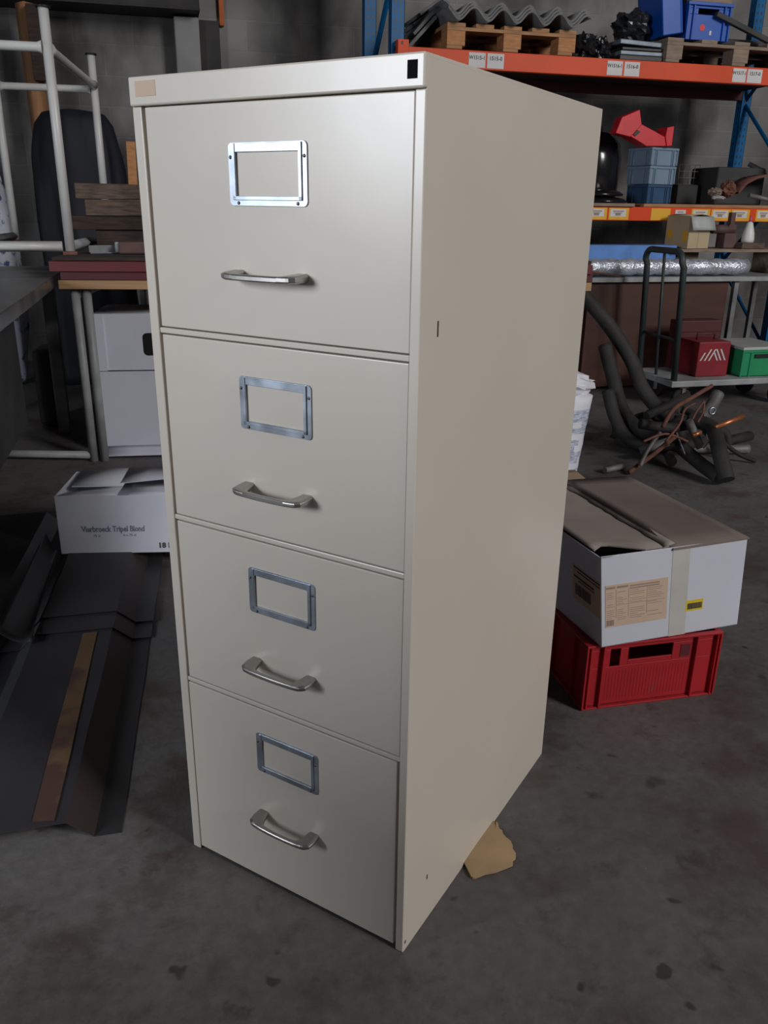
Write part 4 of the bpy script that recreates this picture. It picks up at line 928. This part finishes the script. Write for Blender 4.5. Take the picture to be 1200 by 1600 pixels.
# draped tarpaulin, leaning post, sack, strap
def drape():
    L0, R0 = atY(58, 300, 5.05), atY(196, 300, 5.05); zt_ = atY(125, 174, 5.05).z
    cxx = (L0.x+R0.x)/2; hw = (R0.x-L0.x)/2; n = 44; nz = 26; vs = []
    for i in range(nz+1):
        t = i/nz; z = zt_*(1-t)
        k = min(1, (t*1.25/.16))**.5 if t > 0 else 0
        k = .74+.26*min(1, t/.14)**.55 if t > 0 else .70
        for j in range(n):
            a = 2*PI*j/n; ca, sa = math.cos(a), math.sin(a)
            fold = 1+(.06*math.sin(a*8+z*3)+.035*math.sin(a*19+z*5)+.10*noise.noise(Vector((ca*3, sa*3, z*2.2))))*min(1, t*5)
            slump = 0
            x = cxx+hw*k*fold*math.copysign(abs(ca)**.7, ca); y = 5.05+.20*k*fold*math.copysign(abs(sa)**.7, sa)
            vs.append((x, y, max(.002, z-.02*(1-t)**8*abs(ca))))
    fs = [(i*n+j, i*n+(j+1) % n, (i+1)*n+(j+1) % n, (i+1)*n+j) for i in range(nz) for j in range(n)]+[tuple(range(n)), tuple(nz*n+j for j in reversed(range(n)))]
    return MB().add(vs, fs, 0, True)
tag(drape().build('tarpaulin', M['navy']), 'dark navy tarpaulin draped over a tall shape by the back wall', 'tarpaulin')
p0 = atY(63, 176, 5.55); p1 = atY(48, -10, 5.62)
po = thing('timber_post', 'tan timber post with blackened upper part leaning on the back wall', 'post', (p0.x, 5.50, 0))
MB().tube([(.02, -.0, .0), (-.02, .085, 2.36)], .062, 4, flat=1).build('lower_post', M['post'], po)
MB().box((-.005, -.040, 1.90), (.085, .02, 2.34)).build('upper_strip', M['blackwood'], po, bevel=.004)['label'] = 'blackened upper part'
p = atY(5, 310, 4.9)
sb = MB(); sb.blob((p.x-.075, 4.95, .70), (.115, .14, .70), .12, 2.4, 30, squash=.002, nu=28, nv=24)
tag(sb.build('printed_sack', M['sackprint']), 'white woven sack with dark blue print at the left edge behind the bench', 'sack')
p = atY(345, 0, 5.86)
tag(MB().box((p.x-.018, 5.86, p.z-.16), (p.x+.018, 5.8995, p.z+.10)).build('strap', M['orange_strap'], bevel=.006), 'orange strap hanging on the back wall above the filing cabinet', 'strap')
tag(MB().lathe([(.02, 0), (.022, .03), (.012, .05)], seg=16).build('green_cap', M['green'], loc=(atY(392, 103, 5.0).x, 5.0, atY(392, 103, 5.0).z-.052)), 'small green cap just showing above the filing cabinet top', 'cap')
gcx = atY(392, 103, 5.0)
tag(MB().tube([(gcx.x, 5.0, .001), (gcx.x, 5.0, gcx.z-.053)], .022, 12).build('pole', M['steel_and_shade']), 'dark pole behind the filing cabinet carrying the green cap', 'pole')

# ------------------------------------------------------------------ white cartons under the benches
def carton(label, x, y, z, w, d, h, rz=0., grp=None):
    r = thing('carton', label, 'box', (x, y, z), rz, grp); tk = .004
    b = MB().box((0, 0, 0), (w, d, tk)).box((0, 0, 0), (w, tk, h)).box((0, d-tk, 0), (w, d, h)).box((0, tk, 0), (tk, d-tk, h)).box((w-tk, tk, 0), (w, d-tk, h))
    b.build('body', M['whitecard'], r, bevel=.002); return r
gy = 3.12
xl = atY(150, 600, gy).x
c1 = carton('white carton standing upright under the bench, lower of the two with its folded base', xl, gy, .001, .62, .40, .405, math.radians(-6), 'white cartons under the trestle bench')
MB().sheet(lambda u, v: (.0+u*.62, -.002-v*.07, .012+.0*u+.03*(1-v)), 4, 3, .003).build('flap', M['whitecard'], c1)
xl2 = atY(149, 540, gy).x
c2 = carton('white carton with a dark hand hole, on top of the folded-base carton', xl2, gy+.01, .408, .62, .38, .262, math.radians(-6), 'white cartons under the trestle bench')
hx = atY(226, 560, gy).x-xl2
MB().prism(rrect(hx, .070, hx+.10, .175, .02), 'y', -.0012, .001).build('hand_hole', M['black'], c2)['label'] = 'dark hand hole'
MB().sheet(lambda u, v: (u*.62, v*.38, .264), 2, 2, .003).build('flap', M['whitecard'], c2)
MB().box((-.002, -.006, .0), (.045, -.0005, .258)).build('flap', M['whitecard'], c2)
# front carton with the print
fz = .050
f0 = atZ(96, 866, fz); f1 = atZ(266, 863, fz)
an = math.atan2(f1.y-f0.y, f1.x-f0.x)
c3 = carton('low white carton with printed lettering and torn open flaps on the metal sheets', f0.x, f0.y, fz, .50, .27, .205, an)
b = MB(); sc_ = .235/.170
def lx(px): return (atZ(px, 864, fz)-f0).length*(1 if px > 96 else -1)
b.text('Vierbroeck Tripel Blond', .0285, FX(lx(133), -.0006, .079), 0, bold=.0007, sx=(lx(231)-lx(133))/.285)
b.text('75 cl', .012, FX(lx(150), -.0006, .060), 0); b.text('6 x 75 cl', .012, FX(lx(196), -.0006, .062), 0)
b.text('18 M', .026, FX(lx(248), -.0006, .018), 1, bold=.001)
b.build('lettering', [M['ink_blue'], M['ink']], c3)
MB().sheet(lambda u, v: (.03+u*.17, .10+v*.165, .206+.012*v), 2, 2, .003).build('flap', M['whitecard'], c3)
MB().sheet(lambda u, v: (.19+u*.30, .12+v*.14+.02*u, .210+.022*(1-v)*u+.010*v), 4, 2, .003).build('flap', M['whitecard'], c3)
MB().sheet(lambda u, v: (.0+u*.20, .0+v*.11+.0*u, .206-.025*v*(1-u)), 3, 3, .003).build('flap', M['whitecard'], c3)
MB().sheet(lambda u, v: (.24+u*.255, .0+v*.075, .207+.012*v), 3, 3, .003).build('flap', M['whitecard'], c3)

# ------------------------------------------------------------------ trapezoidal metal sheets on the floor
def prof_sheet(name, lab, y0, y1, dz, dx, xr0, m, skew, th=.0012, band=False):
    """trapezoid profile across X, lengthwise along Y; returns the object with a painted band"""
    H = .042
    # profile knots measured from the right edge
    k = [(0, 0), (-.050, 0), (-.098, H), (-.300, H), (-.345, 0), (-.40, 0), (-.445, H), (-.66, H)]
    o = MB(); vs = []; ny = 8
    for i in range(ny+1):
        y = y0+(y1-y0)*i/ny
        for (x, z) in k:
            jx = noise.noise(Vector((i*.9, x*4, dz*50)))*.003
            vs.append((xr0+dx+x+skew*(y-y0)+jx, y, z+dz+.0015+abs(jx)*.6))
    n = len(k); N_ = len(vs); vs += [(x, y, z-th) for x, y, z in vs]
    fs = []; mis = []
    for i in range(ny):
        for j in range(n-1):
            a, b, c, d = i*n+j, i*n+j+1, (i+1)*n+j+1, (i+1)*n+j
            fs.append((a, b, c, d)); mis.append(1 if j == 1 else 0); fs.append((N_+a, N_+d, N_+c, N_+b)); mis.append(0)
    for j in range(n-1):
        fs.append((j, N_+j, N_+j+1, j+1)); mis.append(0); fs.append((ny*n+j, ny*n+j+1, N_+ny*n+j+1, N_+ny*n+j)); mis.append(0)
    for i in range(ny):
        fs.append((i*n, (i+1)*n, N_+(i+1)*n, N_+i*n)); mis.append(0); fs.append((i*n+n-1, N_+i*n+n-1, N_+(i+1)*n+n-1, (i+1)*n+n-1)); mis.append(0)
    o.v = vs; o.f = [list(f) for f in fs]; o.mi = mis; o.sm = [False]*len(fs)
    ob = o.build(name, [M['sheet'], M['sheet_brown']])
    tag(ob, lab, 'sheet', 'metal sheets on the floor')
    return ob
r_a = atZ(190, 1301, .0); r_b = atZ(234, 1003, .0)
SK = (r_b.x-r_a.x)/(r_b.y-r_a.y)
s1 = prof_sheet('metal_sheet', 'dark trapezoidal metal sheet with a flaking ochre stripe, lowest and nearest on the floor', r_a.y, 1.60, 0, 0, r_a.x, None, SK)
def on_band(px, py): return atZ(px, py, .0445)
bl = [(50, 1285), (62, 1238), (80, 1170), (98, 1105), (130, 990)]; br_ = [(85, 1283), (96, 1238), (112, 1170), (126, 1105), (152, 988)]
vs = [on_band(*p) for p in bl]+[on_band(*p) for p in br_]; n = len(bl)
for v_ in vs: v_.z = .0462
MB().add(vs+[v_-Vector((0, 0, .001)) for v_ in vs], [(i, i+1, n+i+1, n+i) for i in range(n-1)]+[(2*n+i, 3*n+i, 3*n+i+1, 2*n+i+1) for i in range(n-1)]).build('painted_stripe', M['band'], s1)['label'] = 'flaking ochre painted stripe'
s2y = atZ(120, 987, .046).y
prof_sheet('metal_sheet', 'dark trapezoidal metal sheet overlapping the striped one, second layer', s2y, s2y+.95, .0050, .0, r_a.x+SK*(s2y-r_a.y)+.003, None, SK)
s3y = atZ(120, 962, .05).y
prof_sheet('metal_sheet', 'dark trapezoidal metal sheet on top, under the lettered white carton', s3y, s3y+.90, .0100, .0, r_a.x+SK*(s3y-r_a.y)+.004, None, SK)
# curled sheet whose edge rises at the left
e = [atZ(-2, 985, .10), atZ(12, 955, .11), atZ(38, 905, .12), atZ(74, 830, .13)]
def curl(u, v):
    k = v*3; i = min(2, int(k)); q = e[i].lerp(e[i+1], k-i)
    return (q.x-.006+u*(.085-.05*v), q.y-.0, q.z*(1-u)**1.6+.062*u+.0)
tag(MB().sheet(curl, 10, 9, .002).build('metal_sheet', M['sheet']), 'dark metal sheet with a curled-up bright edge left of the white carton', 'sheet', 'metal sheets on the floor')

# ------------------------------------------------------------------ light
def area(name, loc, rot, sx, sy, power, col):
    l = bpy.data.lights.new(name, 'AREA'); l.shape = 'RECTANGLE'; l.size = sx; l.size_y = sy; l.energy = power; l.color = col
    o = bpy.data.objects.new(name, l); COL.objects.link(o); o.location = loc; o.rotation_euler = rot; return o
area('window_daylight', (XL-.03, (WY0+WY1)/2, (WZ0+WZ1)/2), (0, -PI/2, 0), WZ1-WZ0-.1, WY1-WY0-.1, 185, (.88, .93, 1.0))
area('high_window_daylight', ((DX0+DX1)/2, YFR+.03, (DZ0+DZ1)/2), (PI/2, 0, 0), DX1-DX0-.2, DZ1-DZ0-.2, 720, (1., .98, .955))
wd = bpy.data.worlds.new('world'); S.world = wd; wd.use_nodes = True
wd.node_tree.nodes['Background'].inputs[0].default_value = (.75, .85, 1, 1); wd.node_tree.nodes['Background'].inputs[1].default_value = .35
S.view_settings.view_transform = 'Standard'; S.view_settings.look = 'None'; S.view_settings.gamma = 1; S.view_settings.exposure = 0; S.view_settings.use_curve_mapping = False
